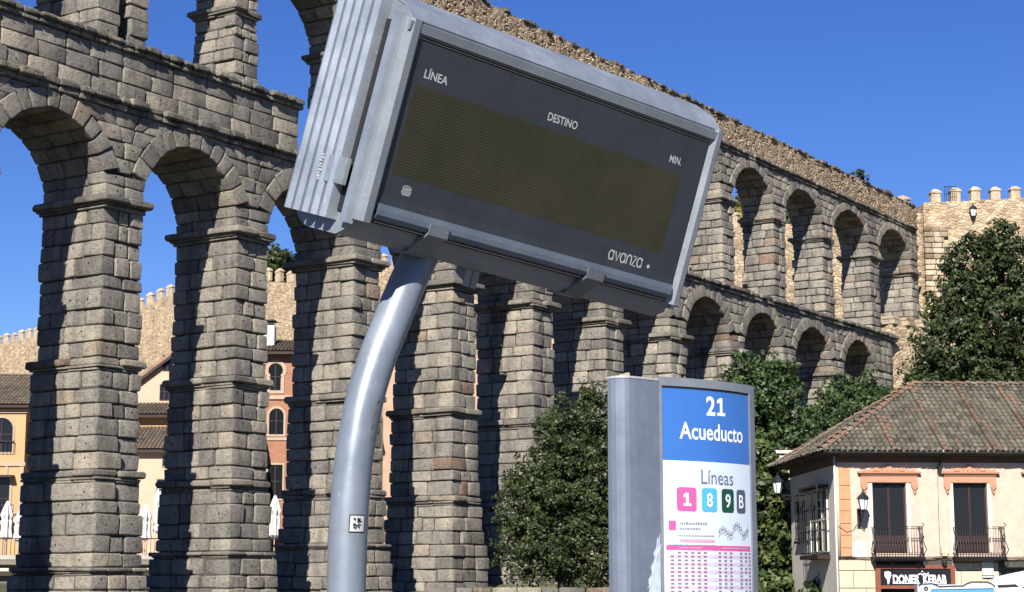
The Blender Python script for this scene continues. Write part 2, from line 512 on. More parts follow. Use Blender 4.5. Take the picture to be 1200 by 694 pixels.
SPR, RZ, RT = 15.0, 2.47, 0.70          # springing height, rise and ring of the lower arches
def make_pier(k, c):
    key = 'pier%d' % k
    cm = MB()
    P = aq_world(c, 1.5, 0); g = ground_z(P[0], P[1]) - 0.3
    top = max(1.62, g + 2.2)
    hwd, wd0, wd1 = 1.32, -0.42, 3.62
    body(key, cm, c, hwd, wd0, wd1, g, top, ncol=3, nrow=(3, 4))
    if k <= 6:
        cornice(key, cm, c - 1.15, c + 1.15, -.25, 3.45, top, top + .25, .2)
        top += .25
    z = top
    if z < 5.1:
        body(key, cm, c, 1.1, -0.2, 3.4, z, 5.12, nrow=(3, 3, 4)); z = 5.12
        cornice(key, cm, c - 1.0, c + 1.0, -.12, 3.32, z, z + .44, .22, ragged=.3); z += .44
    if z < 8.9:
        body(key, cm, c, 0.98, -0.08, 3.25, z, 8.92, nrow=(3, 3, 4)); z = 8.92
        cornice(key, cm, c - .9, c + .9, 0, 3.2, z, z + .46, .26, ragged=.3); z += .46
    body(key, cm, c, 0.88, 0.0, 3.15, z, 14.55)
    cornice(key, cm, c - .86, c + .86, 0, 3.15, 14.55, 15.0, .34, ragged=.25)
    parents[key] = ('pier', cm, (c, 1.5, g))
for k, c in enumerate(LC): make_pier(k, c)

def arch_ring(key, c, rx, rz, spr, ring, w0, w1, nseg, prot=0.05, a0=18, nv=11, nv_kind='voussoir'):
    A0, A1 = radians(a0), pi - radians(a0)
    jo = [rnd.uniform(-.03, .03) for _ in range(nv + 1)]; jo[0] = jo[-1] = 0
    an = [A0 + (A1 - A0) * (i / nv) + jo[i] * (A1 - A0) / nv * 5 for i in range(nv + 1)]
    wc0 = cuts(w0, w1, nseg, .1)
    for i in range(nv):
        wc = list(wc0)
        for j in range(1, nseg): wc[j] += (.25 if i % 2 else -.25)
        wc[0] -= prot
        gp = .012 / rx
        up = rnd.uniform(-.03, .06)
        for j in range(nseg):
            cs = []
            r_in = rnd.uniform(-.03, .03)
            for a in (an[i + 1] - gp, an[i] + gp):
                for w in (wc[j] + (.01 if j else rnd.uniform(-.03, .03)), wc[j + 1] - .01):
                    for (qx, qz) in ((rx + r_in, rz + r_in), (rx + ring + up, rz + ring + up)):
                        cs.append((c + qx * cos(a), w, spr + qz * sin(a)))
            emit(nv_kind, key, cs, vis=(j == 0), ch=.05, jit=.012, weath=0.15)

def spandrel_core(cm, c, ca, cb, rx, rz, spr, top, w0, w1, i=.09):
    n = 24
    pts = []
    xs_ = list(np.linspace(ca, cb, n + 1))
    bot = []
    for x in xs_:
        u = (x - c) / (rx + i)
        bot.append(spr + (rz + i) * sqrt(1 - u * u) if abs(u) < 1 else spr)
    for q in range(n):
        x0, x1 = xs_[q] - T0, xs_[q + 1] - T0
        b0, b1 = bot[q], bot[q + 1]
        vs = [(x0, w0 + i, b0), (x1, w0 + i, b1), (x1, w0 + i, top), (x0, w0 + i, top), (x0, w1 - i, b0), (x1, w1 - i, b1), (x1, w1 - i, top), (x0, w1 - i, top)]
        cm.add(vs, [(0, 1, 2, 3), (7, 6, 5, 4), (0, 4, 5, 1), (3, 2, 6, 7)])

def fill(key, kind, spans_fn, z0, z1, hc, w0, wth, w1, maxl=1.1, out=.03, tone_shift=0):
    """front courses between limits that may slope; spans_fn(z) -> list of (a, b)"""
    n = max(1, round((z1 - z0) / hc)); zz = cuts(z0, z1, n, .06)
    for k in range(n):
        A = spans_fn(zz[k] + .01); B = spans_fn(zz[k + 1] - .01)
        for (a0, b0), (a1, b1) in zip(A, B):
            L_ = max(b0 - a0, b1 - a1)
            if L_ < .08: continue
            m = max(1, round(L_ / maxl))
            if b0 - a0 < .1: a0 = b0 = (a1 + b1) / 2; a0 -= .04; b0 += .04
            if b1 - a1 < .1: a1 = b1 = (a0 + b0) / 2; a1 -= .04; b1 += .04
            fr = [0] + [(q + rnd.uniform(-.2, .2)) / m for q in range(1, m)] + [1]
            for q in range(m):
                o = rnd.uniform(-out, out)
                cs = []
                for e, s_ in ((fr[q], 1), (fr[q + 1], -1)):
                    for w in (w0 + o, w0 + wth):
                        for zi, (aa, bb) in ((0, (a0, b0)), (1, (a1, b1))):
                            z = (zz[k] + .008) if zi == 0 else (zz[k + 1] - .008)
                            cs.append((aa + (bb - aa) * e + s_ * .008, w, z))
                emit(kind, key, cs, ch=.045)

def tier(prefix, centers, hw, w0, w1, spr, rz, ring, top, nseg, nv, zlow):
    for i in range(len(centers) - 1):
        ca, cb = centers[i], centers[i + 1]
        c = (ca + cb) / 2
        hwa = hw[i]; hwb = hw[i + 1]
        lo, hi = ca + hwa, cb - hwb
        c = (lo + hi) / 2; rx = (hi - lo) / 2
        rzz = rz if rx > 2.0 else rz * 0.92
        key = '%sarch%d' % (prefix, i)
        cm = MB()
        arch_ring(key, c, rx, rzz, spr, ring, w0, w1, nseg, nv=nv)
        spandrel_core(cm, c, ca, cb, rx, rzz, spr, top, w0, w1)
        parents[key] = ('arch', cm, (c, 1.5, spr))
    # stones above each pier, between the rings
    for i in range(len(centers)):
        key = '%spierhead%d' % (prefix, i); cm = MB()
        pc = centers[i]
        def geo(j):
            ca, cb = centers[j], centers[j + 1]
            lo, hi = ca + hw[j], cb - hw[j + 1]
            rx = (hi - lo) / 2
            return (lo + hi) / 2, rx, (rz if rx > 2.0 else rz * .92)
        Lg = geo(i - 1) if i > 0 else None
        Rg = geo(i) if i < len(centers) - 1 else None
        def inner(z):     # span of the springer courses up to the intrados
            u = max(0, (z - spr))
            a = Lg[0] + Lg[1] * sqrt(max(0, 1 - (u / Lg[2]) ** 2)) if Lg else pc - hw[i]
            b = Rg[0] - Rg[1] * sqrt(max(0, 1 - (u / Rg[2]) ** 2)) if Rg else pc + hw[i]
            return a, b
        def outer(z):
            u = max(0, (z - spr))
            a = pc - hw[i]; b = pc + hw[i]
            if Lg:
                q = 1 - (u / (Lg[2] + ring)) ** 2
                a = Lg[0] + (Lg[1] + ring) * sqrt(max(0, q)) + .02
            if Rg:
                q = 1 - (u / (Rg[2] + ring)) ** 2
                b = Rg[0] - (Rg[1] + ring) * sqrt(max(0, q)) - .02
            return min(a, pc - .02) if Lg else a, max(b, pc + .02) if Rg else b
        zs1 = spr + (rz) * sin(radians(18))
        # springer courses cross the whole thickness
        zc = cuts(spr, zs1 + .02, 2, .08)
        for q in range(2):
            a0, b0 = inner(zc[q]); a1, b1 = inner(zc[q + 1])
            tm = rnd.uniform(.35, .65)
            for (e0, e1) in ((0, tm), (tm, 1)):
                n = nseg
                wc = cuts(w0, w1, n, .25)
                for j in range(n):
                    cs = []
                    o = rnd.uniform(-.04, .03)
                    for e, s_ in ((e0, 1), (e1, -1)):
                        for w in (wc[j] + (o if j == 0 else .01), wc[j + 1] - .01):
                            for zi, (aa, bb) in ((0, (a0, b0)), (1, (a1, b1))):
                                cs.append((aa + (bb - aa) * e + s_ * .008, w, zc[q + zi] + (.008 if zi == 0 else -.008)))
                    emit('stone', key, cs, vis=True)
        cm.box(pc - hw[i] + .08 - T0, pc + hw[i] - .08 - T0, w0 + .09, w1 - .09, spr - .02, zs1 + .3)
        fill(key, 'stone', lambda z: [outer(z)], zs1 + .12, top, .5, w0, .55, w1, 1.0)
        parents[key] = ('pier_head', cm, (pc, 1.5, spr))

LOW_END = 114.9
tier('low', LC, [0.9] * (len(LC) - 1) + [1.5], 0.0, 3.15, SPR, RZ, RT, 18.08, 3, 11, 15)
# ledge over the lower arcade
cm = MB()
def ledge(key, t0, t1, w0, w1, z0, z1, over, step, rag, weath=.8, kind='cornice_stone'):
    n = round((t1 - t0) / step)
    tcs = cuts(t0, t1, n, .25)
    hm = z0 + .45 * (z1 - z0)
    for i in range(n):
        o = over * (rnd.uniform(.45, .8) if rnd.random() < rag else rnd.uniform(.88, 1.08))
        emit(kind, key, hexc(tcs[i] + .006, tcs[i + 1] - .006, w0 - over * .4, w0 + .7, z0, hm), weath=weath * .5, hole=False, vis=False)
        dz = rnd.uniform(-.03, .05)
        emit(kind, key, hexc(tcs[i] + .012, tcs[i + 1] - .012, w0 - o, w0 + .8, hm + .004, z1 + dz), ch=.07, jit=.03, weath=weath, hole=False)
cm.box(12 - T0, LOW_END - T0, 0.06, 3.09, 18.04, 18.5)
ledge('ledge', 12, LOW_END, 0, 3.15, 18.08, 18.52, .30, .85, .3)
parents['ledge'] = ('cornice', cm, (80, 1.5, 18))
# attic wall of three courses at the left, ending past the second visible arch
cm = MB()
AT0, AT1 = 12, 52.7
cm.box(AT0 - T0, AT1 - .1 - T0, .2, 2.6, 18.5, 20.3)
fill('attic', 'stone', lambda z: [(AT0, AT1)], 18.52, 20.30, .6, .12, .6, 2.6, 1.35, out=.02)
for zq in (18.53, 19.12, 19.71):
    emit('stone', 'attic', hexc(AT1 - .35, AT1 + .02, .75, 1.7, zq, zq + .58)); emit('stone', 'attic', hexc(AT1 - .35, AT1, 1.72, 2.65, zq, zq + .58))
parents['attic'] = ('attic_wall', cm, (32, 1.5, 18.5))
cm = MB(); cm.box(AT0 - T0, AT1 - T0, .1, 2.7, 20.28, 20.6)
ledge('attic_ledge', AT0, AT1 + .12, .1, 2.6, 20.30, 20.66, .27, .62, .35, .9)
parents['attic_ledge'] = ('cornice', cm, (32, 1.5, 20.3))

# upper tier
UC = [c - (.2 if i < 9 else 0.1) for i, c in enumerate(LC)]
UW0, UW1 = .42, 2.5
USPR, URZ, URT = 23.78, 2.38, .52
UC[4] = 43.15
UHW = [.66] * len(UC)
UHW[4] = .95
for _k in range(6, len(UC)): UHW[_k] = .80
UC += [119.9]
UHW += [.7]
for k, c in enumerate(UC):
    key = 'upier%d' % k; cm = MB()
    zb = 20.62 if c < 53 else 18.5
    if k == len(UC) - 1:
        zb = 20.0
    if k == 4:    # the wide pier with a niche
        body(key, cm, 42.55, .50, UW0 - .1, UW1 + 1.0, zb, 23.4, ncol=1, nrow=(3,))
        body(key, cm, 44.12, .42, UW0, UW1 + .1, zb, 23.4, ncol=1, nrow=(2,))
        cm.box(43 - T0, 43.8 - T0, 1.3, 2.3, zb, 23.4)
        cornice(key, cm, 42.05, 44.5, UW0, UW1, 23.4, 23.78, .3, ragged=.2)
    else:
        body(key, cm, c, UHW[k] - .02, UW0, UW1, zb, 23.4, hc=.5 if c > 53 else .48, nrow=(2, 2, 3))
        cornice(key, cm, c - UHW[k], c + UHW[k], UW0, UW1, 23.38, 23.78, .26, ragged=.2)
    parents[key] = ('upper_pier', cm, (c, 1.5, zb))
tier('up', UC, UHW, UW0, UW1, USPR, URZ, URT, 26.62, 2, 11, 23)
cm = MB(); cm.box(12 - T0, 120.4 - T0, UW0 + .06, UW1 - .06, 26.58, 27.0)
ledge('uledge', 12, 120.4, UW0, UW1, 26.64, 27.0, .24, .8, .35, .8)
parents['uledge'] = ('cornice', cm, (80, 1.5, 26.6))

keyobj = {}
for key, (nm, cm, (t, w, z)) in parents.items():
    if nm == 'stonework': continue
    if not cm.v: cm.box(t - .1 - T0, t + .1 - T0, 1.4, 1.6, z, z + .2)
    off = (t - T0, w, z)
    cm.v = [(a - off[0], b - off[1], c_ - off[2]) for a, b, c_ in cm.v]
    o = mk(nm, cm, mortar, aq, off)
    keyobj[key] = (o, off)
bykind = {}
for i, b in enumerate(blocks): bykind.setdefault(b[1], []).append(i)
single = set()
for kd, lst in bykind.items():
    lst = sorted([i for i in lst if blocks[i][0] > 75], key=lambda i: -blocks[i][0])[:298]
    single |= set(lst)
rest = MB()
for i, (size, kind, key, cs, cen, ch, jit, weath, tone, hole) in enumerate(blocks):
    front_y = min(c[1] for c in cs); left_x = min(c[0] for c in cs)
    if i in single:
        b = MB()
        hp = None
        if hole and rnd.random() < .6:
            hp = ((0 + rnd.uniform(-.1, .1)), front_y - cen[1], rnd.uniform(-.03, .12)) if rnd.random() < .4 else (left_x - cen[0], rnd.uniform(-.1, .1), rnd.uniform(-.03, .12))
        b.hexa([(c[0] - cen[0], c[1] - cen[1], c[2] - cen[2]) for c in cs], ch, jit, tone if tone != .5 else .51, weath, hp)
        o, off = keyobj[key]
        mk(kind, b, granite, o, (cen[0] - off[0], cen[1] - off[1], cen[2] - off[2]), smooth=True)
    else:
        hp = (cen[0] + rnd.uniform(-.1, .1), front_y, cen[2] + rnd.uniform(-.02, .1)) if hole and rnd.random() < .4 else None
        rest.hexa(cs, ch, jit, tone, weath, hp)
tag(mk('stonework', rest, granite, aq, smooth=True), kind='stuff')

# rubble wall of the water channel on top, with displaced face and ragged cap stones
from mathutils import noise as mnoise
def rubble_face(mbx, p0, p1, z0, z1, depth, step=.3, amp=.09, topfn=None, seed=0, tone=.5):
    """wall body from p0 to p1 (2-D), face on the side to the left of the direction rotated -90"""
    p0 = Vector(p0); p1 = Vector(p1); d = p1 - p0; Ln = d.length; d.normalize()
    nn = Vector((d.y, -d.x))
    na = max(1, int(Ln / step)); nz = max(1, int((z1 - z0) / step))
    vs = []; fs = []
    for j in range(nz + 1):
        for i in range(na + 1):
            a = Ln * i / na
            top = z1 + (topfn(a) if topfn else 0)
            z = z0 + (top - z0) * j / nz
            q = p0 + d * a + nn * (amp * mnoise.noise(Vector((a * 1.7 + seed, z * 2.1, seed))) + amp * .5 * mnoise.noise(Vector((a * 5 + seed, z * 5, 3))))
            vs.append((q.x, q.y, z))
    for j in range(nz):
        for i in range(na):
            b = j * (na + 1) + i
            fs.append((b, b + 1, b + na + 2, b + na + 1))
    o = len(vs)
    for i in range(na + 1):
        a = Ln * i / na
        top = z1 + (topfn(a) if topfn else 0)
        q = p0 + d * a - nn * depth
        vs.append((q.x, q.y, top)); vs.append((q.x, q.y, z0))
    tr = nz * (na + 1)
    for i in range(na):
        fs.append((tr + i, tr + i + 1, o + 2 * i + 2, o + 2 * i))
        fs.append((o + 2 * i, o + 2 * i + 2, o + 2 * i + 3, o + 2 * i + 1))
    lf = [j * (na + 1) for j in range(nz + 1)]
    fs.append(tuple(lf + [o, o + 1])); rt = [j * (na + 1) + na for j in range(nz + 1)]
    fs.append(tuple(list(reversed(rt)) + [o + 2 * na + 1, o + 2 * na]))
    mbx.add(vs, fs, tone)
tf = lambda a: .10 * mnoise.noise(Vector((a * .35, 5, 1))) + .16 * mnoise.noise(Vector((a * 1.6, 2, 1)))
b = MB()
rubble_face(b, (12 - T0, .62), (121.2 - T0, .62), 26.98, 28.72, 1.7, .28, .10, tf, 3)
rw = mk('channel_wall', b, rubble_brown, aq, smooth=False)
b = MB()
t = 12.0
while t < 121:
    l = rnd.uniform(.22, .6); hh = rnd.uniform(.02, .14)
    zt = 28.72 + tf(t - 12)
    b.bbox(t - T0, t + l - .02 - T0, .5 + rnd.uniform(-.05, .14), .5 + rnd.uniform(.5, .8), zt - .1, zt + hh, .05, .03, rnd.random() * .6, .9)
    t += l + (rnd.uniform(.1, .9) if rnd.random() < .25 else 0)
tag(mk('coping_stones', b, granite, aq, smooth=True), kind='stuff')
# small facing stones standing proud of the rubble
b = MB()
for _ in range(7000):
    t = rnd.uniform(38, 121) if rnd.random() < .8 else rnd.uniform(56, 90); z = rnd.uniform(27.02, 28.6)
    s1, s2 = rnd.uniform(.08, .22), rnd.uniform(.05, .11)
    yy = .62 - rnd.uniform(-.02, .045)
    b.bbox(t - s1 / 2 - T0, t + s1 / 2 - T0, yy, yy + .2, z - s2 / 2, z + s2 / 2, .025, .02, rnd.random(), .1)
facing = stone_mat('facing_stone', [(0, (0.20, 0.15, 0.105)), (.4, (0.38, 0.285, 0.19)), (.75, (0.48, 0.38, 0.265)), (1, (0.55, 0.46, 0.35))], bstr=.3)
tag(mk('facing_stones', b, facing, aq, smooth=True), kind='stuff')

# ------------------------------------------------------------------ old town wall
cw = empty('town_wall', (WA.x, WA.y, 16), 'crenellated cream stone town wall running behind the aqueduct', 'wall')
def wall_top(a):      # height of the walkway along the wall
    P = [(0, 28.3), (12, 29.4), (20, 30.2), (40, 31.6), (60, 33.3), (72, 33.8), (84, 34.2), (93, 35.8), (110, 36.0), (122, 34.9), (161, 35.0), (240, 35.0)]
    a = max(0.0, min(239.9, a))
    for (a0, z0), (a1, z1) in zip(P, P[1:]):
        if a0 <= a <= a1:
            return z0 + (z1 - z0) * (a - a0) / (a1 - a0)
    return 35
def loc2(a, off=0.0):
    q = WA + wd * a + wnrm * off
    return (q.x - WA.x, q.y - WA.y)
b = MB()
end = loc2(200)
rubble_face(b, end, (0, 0), -6, 12, 2.0, .9, .18, lambda s: wall_top(200 - s) - 28, 9)
tag(mk('curtain_wall', b, rubble_cream, cw), 'cream rubble curtain wall')
proto = None
mer_mb = MB()
mer_mb.bbox(-.45, .45, -.35, .35, 0, 1.0, .06, .02, .4); mer_mb.bbox(-.52, .52, -.42, .42, 1.0, 1.14, .04, .01, .6)
cap = [(-.5, -.4, 1.14), (.5, -.4, 1.14), (.5, .4, 1.14), (-.5, .4, 1.14), (-.15, -.1, 1.42), (.15, -.1, 1.42), (.15, .1, 1.42), (-.15, .1, 1.42)]
mer_mb.add(cap, [(0, 1, 5, 4), (1, 2, 6, 5), (2, 3, 7, 6), (3, 0, 4, 7), (4, 5, 6, 7)], .7)
wang = atan2(wd.y, wd.x)
a = 2.0
while a < 199:
    x, y = loc2(a, -.5)
    if proto is None:
        proto = mk('merlon', mer_mb, cream_stone, cw, (x, y, wall_top(a) - 16), smooth=False); m_ = proto
    else:
        m_ = proto.copy(); COL.objects.link(m_); m_.parent = cw; m_.location = (x, y, wall_top(a) - 16)
    m_.rotation_euler = (rnd.uniform(-.03, .03), rnd.uniform(-.04, .04), wang + rnd.uniform(-.08, .08))
    m_.scale = (1.45, .55, rnd.uniform(.95, 1.15))
    a += 2.4
# the wall to the right with capped merlons
rw_ = empty('corner_bastion', (29.6, 126.2, 12), 'cream stone bastion with capped merlons behind the big tree at the right', 'wall')
b = MB()
rubble_face(b, (0, 0), (34, 1.4), 0, 17.0, 2.2, .7, .16, lambda s: .06 * s, 21)
mk('rubble_wall', b, rubble_cream, rw_)
for k in range(22):
    x = 1.05 + 1.46 * k
    m_ = proto.copy(); m_.name = 'merlon'; COL.objects.link(m_); m_.parent = rw_
    m_.location = (x, .75 + x * .04, 17.0 + .06 * x - .12); m_.rotation_euler = (0, 0, .04); m_.scale = (.80, .9, .86 + rnd.uniform(-.06, .06))
# corner masonry of brown squared blocks
for r_ in range(15):
    z = 9.3 + r_ * .40
    x = -.05 + (.0 if r_ % 2 else .0)
    while x < 3.0 - .12 * r_ + rnd.uniform(-.4, .4):
        l = rnd.uniform(.5, .85)
        q = MB(); q.bbox(-l / 2, l / 2 - .03, -.14, .2, 0, .36, .04, .02, rnd.random(), .5)
        mk('stone', q, facing if rnd.random() < .55 else cream_stone, rw_, (x + l / 2, -.02, z), smooth=True)
        x += l
b = MB()
for k in range(7): b.box(1.62 + k * .14, 1.65 + k * .14, .3, .33, 17.0, 18.3)
b.box(1.6, 2.5, .3, .33, 18.25, 18.3); b.box(1.6, 2.5, .3, .33, 17.7, 17.74)
iron = simple('black_iron', (0.018, 0.018, 0.02), .55, .3, var=.2, scale=10)
mk('railing', b, iron, rw_)
# retaining wall under the last arch
P = aq_world(114.95, .35, 0)
ab = empty('retaining_wall', (P[0], P[1], 4), 'plain cream rubble retaining wall that closes the far end of the aqueduct', 'wall', rz=TA)
b = MB(); rubble_face(b, (0, 0), (11, -3.8), -2, 15.4, 4.5, .6, .12, None, 33); mk('rubble_wall', b, rubble_cream, ab)
b = MB()
x = 0
while x < 9.5:
    l = rnd.uniform(.9, 1.6); b.bbox(x, x + l - .02, -.25 - x * .345, 1.2, 15.4, 15.75, .04, .02, rnd.random(), .3)
    b.bbox(x, x + l - .02, -.15 - x * .345, 1.3, 15.75, 16.0, .04, .02, rnd.random(), .3); x += l
mk('coping', b, cream_stone, ab)
b = MB(); rubble_face(b, (-.2, .7), (6, .7), 15.9, 19.0, 2.5, .5, .1, lambda s: s * 0.0, 35); b.v = [v for v in b.v]
b = MB(); b.box(0.0, 6.0, 1.2, 3.0, 15.9, 16.4); mk('step', b, cream_stone, ab)

# ------------------------------------------------------------------ foliage
def tree(name, label, cat, base, lobes, nclump, per, leaf, m, seed, trunk=.25, group=None, cr=.34, limbs=True, elong=1.6):
    r = np.random.RandomState(seed)
    root = empty(name, base, label, cat, group)
    lobes = np.array(lobes, float)
    wts = (lobes[:, 3] * lobes[:, 4] + lobes[:, 5] * lobes[:, 4]); wts /= wts.sum()
    idx = r.choice(len(lobes), nclump, p=wts)
    dirs = r.normal(size=(nclump, 3)); dirs /= np.linalg.norm(dirs, axis=1)[:, None]
    rad = r.uniform(.35, 1.0, nclump) ** .45
    rad *= 1 + .14 * r.normal(size=nclump)
    cc = lobes[idx, :3] + dirs * rad[:, None] * lobes[idx, 3:6]
    ok = cc[:, 2] > .05
    cc = cc[ok]; dirs = dirs[ok]; nclump = len(cc)
    csz = cr * r.uniform(.5, 1.35, nclump)
    ct = r.uniform(0, 1, nclump)
    cdir = dirs + np.array([0, 0, .35]) + .5 * r.normal(size=(nclump, 3)); cdir /= np.linalg.norm(cdir, axis=1)[:, None]
    n = nclump * per
    ci = np.repeat(np.arange(nclump), per)
    u = r.normal(size=(n, 3)); u /= np.linalg.norm(u, axis=1)[:, None]
    pos = cc[ci] + u * (csz[ci] * r.uniform(.2, 1, n) ** .5)[:, None] * np.array([1, 1, .75])
    nrm = cdir[ci] + u * .6 + .75 * r.normal(size=(n, 3)); nrm /= np.linalg.norm(nrm, axis=1)[:, None]
    tg = np.cross(nrm, r.normal(size=(n, 3))); tg /= np.linalg.norm(tg, axis=1)[:, None]
    bt = np.cross(nrm, tg)
    sz = leaf * r.uniform(.55, 1.3, n)
    a = tg * (sz * elong / 2)[:, None]; bb = bt * (sz / 2)[:, None]
    V = np.stack([pos - a, pos + bb - a * .1 + nrm * sz[:, None] * .12, pos + a, pos - bb - a * .1 + nrm * sz[:, None] * .12], 1).reshape(-1, 3)
    me = bpy.data.meshes.new('foliage')
    me.vertices.add(4 * n); me.vertices.foreach_set('co', V.ravel())
    me.loops.add(4 * n); me.loops.foreach_set('vertex_index', np.arange(4 * n, dtype=np.int32))
    me.polygons.add(n); me.polygons.foreach_set('loop_start', np.arange(0, 4 * n, 4, dtype=np.int32))
    me.polygons.foreach_set('loop_total', np.full(n, 4, dtype=np.int32))
    tn = np.clip(.55 * ct[ci] + .45 * r.uniform(0, 1, n), 0, 1)
    at = me.attributes.new('tone', 'FLOAT', 'POINT'); at.data.foreach_set('value', np.repeat(tn, 4))
    me.materials.append(m); me.update(calc_edges=True)
    f = bpy.data.objects.new('foliage', me); COL.objects.link(f); f.parent = root
    f['kind'] = 'stuff'
    b = MB()
    zc = float(lobes[:, 2].mean()); 
    b.tube([(0, 0, -.6), (0, 0, zc * .3), (.1, .05, zc * .7), (.05, 0, zc)], [trunk * 1.35, trunk, trunk * .8, trunk * .5], 8)
    mk('trunk', b, bark, root, smooth=True)
    if limbs:
        for (x, y, z, rx, ry, rz_) in lobes[:10]:
            b = MB(); s0 = (0.05, 0, zc * .55)
            b.tube([s0, (x * .5, y * .5, (s0[2] + z) / 2 + .1), (x * .9, y * .9, z), (x * 1.1, y * 1.1, z + rz_ * .5)], [trunk * .45, trunk * .33, trunk * .2, trunk * .06], 6)
            mk('limb', b, bark, root, smooth=True)
    return root
g = lambda x, y: ground_z(x, y)
# dark evergreen oak in front of the fifth pier
tree('evergreen_oak', 'dense dark green oak growing against the aqueduct piers left of the bus stop totem', 'tree', (2.0, 70, g(2, 70) + .0),
     [(-.7, 0, 2.3, 2.1, 2, 1.6), (.9, .2, 2.0, 2.2, 2, 1.5), (-1.0, -.2, 3.9, 1.6, 1.8, 1.4), (.2, .2, 4.5, 2.1, 2, 1.9), (1.8, 0, 4.6, 1.9, 2, 2.3), (.1, 0, 6.2, 1.2, 1.5, 1.4), (1.5, 0, 6.7, 1.4, 1.4, 1.5), (-.1, 0, 7.2, .4, .5, .9), (1.2, 0, 8.0, .5, .5, .6), (2.6, .3, 3.0, 1.6, 1.6, 2.0), (2.4, 0, 6.6, 1.1, 1.1, 1.2)],
     2500, 30, .085, leaf_oak, 3, .22, cr=.29)
tree('fig_tree', 'bright green broadleaf tree just right of the bus stop totem before the arches', 'tree', (11.2, 80, g(11, 80)),
     [(-.6, 0, 8.6, 1.3, 1.6, 1.5), (.5, 0, 8.5, 1.3, 1.5, 1.7), (0, 0, 5.6, 1.9, 1.7, 1.9), (.7, 0, 4.2, 1.4, 1.6, 1.9), (-.7, 0, 3.2, 1.5, 1.6, 1.8), (1.3, 0, 6.4, .9, 1.2, 1.3), (.4, 0, 2, 1.4, 1.4, 1.6)],
     1500, 26, .13, leaf_fig, 7, .2, cr=.36)
tree('round_tree', 'rounded green tree rising behind the tiled roof of the cream house', 'tree', (16.0, 84, g(15.7, 84) + .25),
     [(-.9, 0, 6.9, 1.7, 1.7, 1.6), (.3, 0, 7.5, 1.9, 1.7, 1.9), (1.4, 0, 7.4, 1.5, 1.6, 1.6), (.3, 0, 5.4, 2.5, 2, 2), (-1.2, 0, 5.0, 1.7, 1.5, 1.7), (-.3, 0, 3.4, 2, 1.8, 1.8), (1.9, 0, 6.6, 1.2, 1.4, 1.3), (-1.6, 0, 6.0, 1.2, 1.4, 1.3)],
     2300, 28, .115, leaf_fig, 9, .22, cr=.3)
tree('large_oak', 'tall dark spreading oak above the tiled roof at the right edge', 'tree', (25.0, 90, 3.7),
     [(-3.2, 0, 7.3, 2.3, 2.2, 2.0), (-.8, 0, 7.0, 3.0, 2.6, 2.2), (2.2, 0, 7.5, 3.2, 2.6, 2.6), (-2.6, 0, 10.0, 2.0, 2.2, 1.8), (-.3, 0, 11.2, 2.6, 2.4, 2.3), (2.4, 0, 11.0, 2.8, 2.4, 2.6), (-2.2, 0, 12.2, 1.7, 1.7, 1.5), (-1.4, 0, 14.2, 1.6, 1.7, 1.5), (.7, 0, 13.9, 1.7, 1.7, 1.8), (2.9, 0, 14.0, 1.8, 1.7, 1.7), (.0, 0, 15.6, 1.0, 1.1, .9), (-3.9, 0, 8.3, 1.3, 1.4, 1.0), (4.5, 0, 10, 2.4, 2.2, 3), (4.5, 0, 6, 2.4, 2.2, 3)],
     3600, 26, .14, leaf_oak, 12, .45, cr=.38)
tree('ivy_hedge', 'tall ivy-covered shrub with yellowing leaves beside the left wall of the cream house', 'shrub', (9.45, 64.8, g(9.45, 65)),
     [(-.5, 0, 1.0, .8, 1.0, 1.3), (-.5, .4, 2.6, .9, 1.0, 1.3), (-.5, .3, 4.2, .8, 1.0, 1.2), (-.5, .6, 5.4, .6, 1.0, .9), (.35, -.6, .6, .6, .6, .9), (.15, .1, 2.2, .5, .6, 1.0), (.1, .2, 3.7, .5, .7, .9), (-.2, .3, 4.9, .5, .6, .6)],
     620, 22, .15, leaf_ivy, 15, .12, cr=.3)
tree('low_shrub', 'low green shrub at the foot of the house corner', 'shrub', (10.4, 60, .3), [(0, 0, .9, .8, .7, .8), (.6, 0, .5, .7, .6, .6)], 150, 20, .12, leaf_fig, 17, .06, cr=.25, limbs=False)
tree('autumn_tree', 'small tree with yellow and orange leaves seen through the first upper right arch', 'tree', (20.2, 150, 17), [(0, 0, 14.5, 2.2, 2, 3.4), (.9, 0, 12.5, 2, 2, 2.4)], 420, 20, .3, leaf_autumn, 19, .25, cr=.6)
tree('green_tree', 'green treetop above the town wall seen through the second upper right arch', 'tree', (23.8, 148, 17), [(0, 0, 13.7, 1.8, 2, 2.1), (-.8, 0, 14.8, 1.0, 1, 1.2)], 300, 20, .3, leaf_oak, 20, .25, cr=.6)
tree('hilltop_pine', 'dark treetop above the town wall between the second and third piers', 'tree', (-27.5, 203, 20), [(0, 0, 18.6, 2.6, 2.5, 1.7), (-1.6, 0, 18.0, 1.6, 1.5, 1.2), (1.2, 0, 17.0, 1.5, 1.5, 1.5)], 420, 20, .3, leaf_oak, 23, .3, cr=.6)
tree('wall_shrub', 'small dark shrub rooted on top of the aqueduct near its far end', 'shrub', (aq_world(111.5, 1.0, 28.7)), [(0, 0, .45, .5, .4, .45), (.5, 0, .3, .35, .3, .3)], 26, 14, .13, leaf_oak, 25, .03, cr=.2, limbs=False)
tree('creeper', 'green creeper along the foot of the town wall above the orange house roof', 'shrub', (-34.5, 124, 14.6), [(-3, 0, .6, 2, .5, .5), (0, 0, .55, 2, .5, .5), (2.4, 0, .4, 1.5, .5, .4)], 160, 16, .2, leaf_fig, 27, .04, cr=.3, limbs=False)
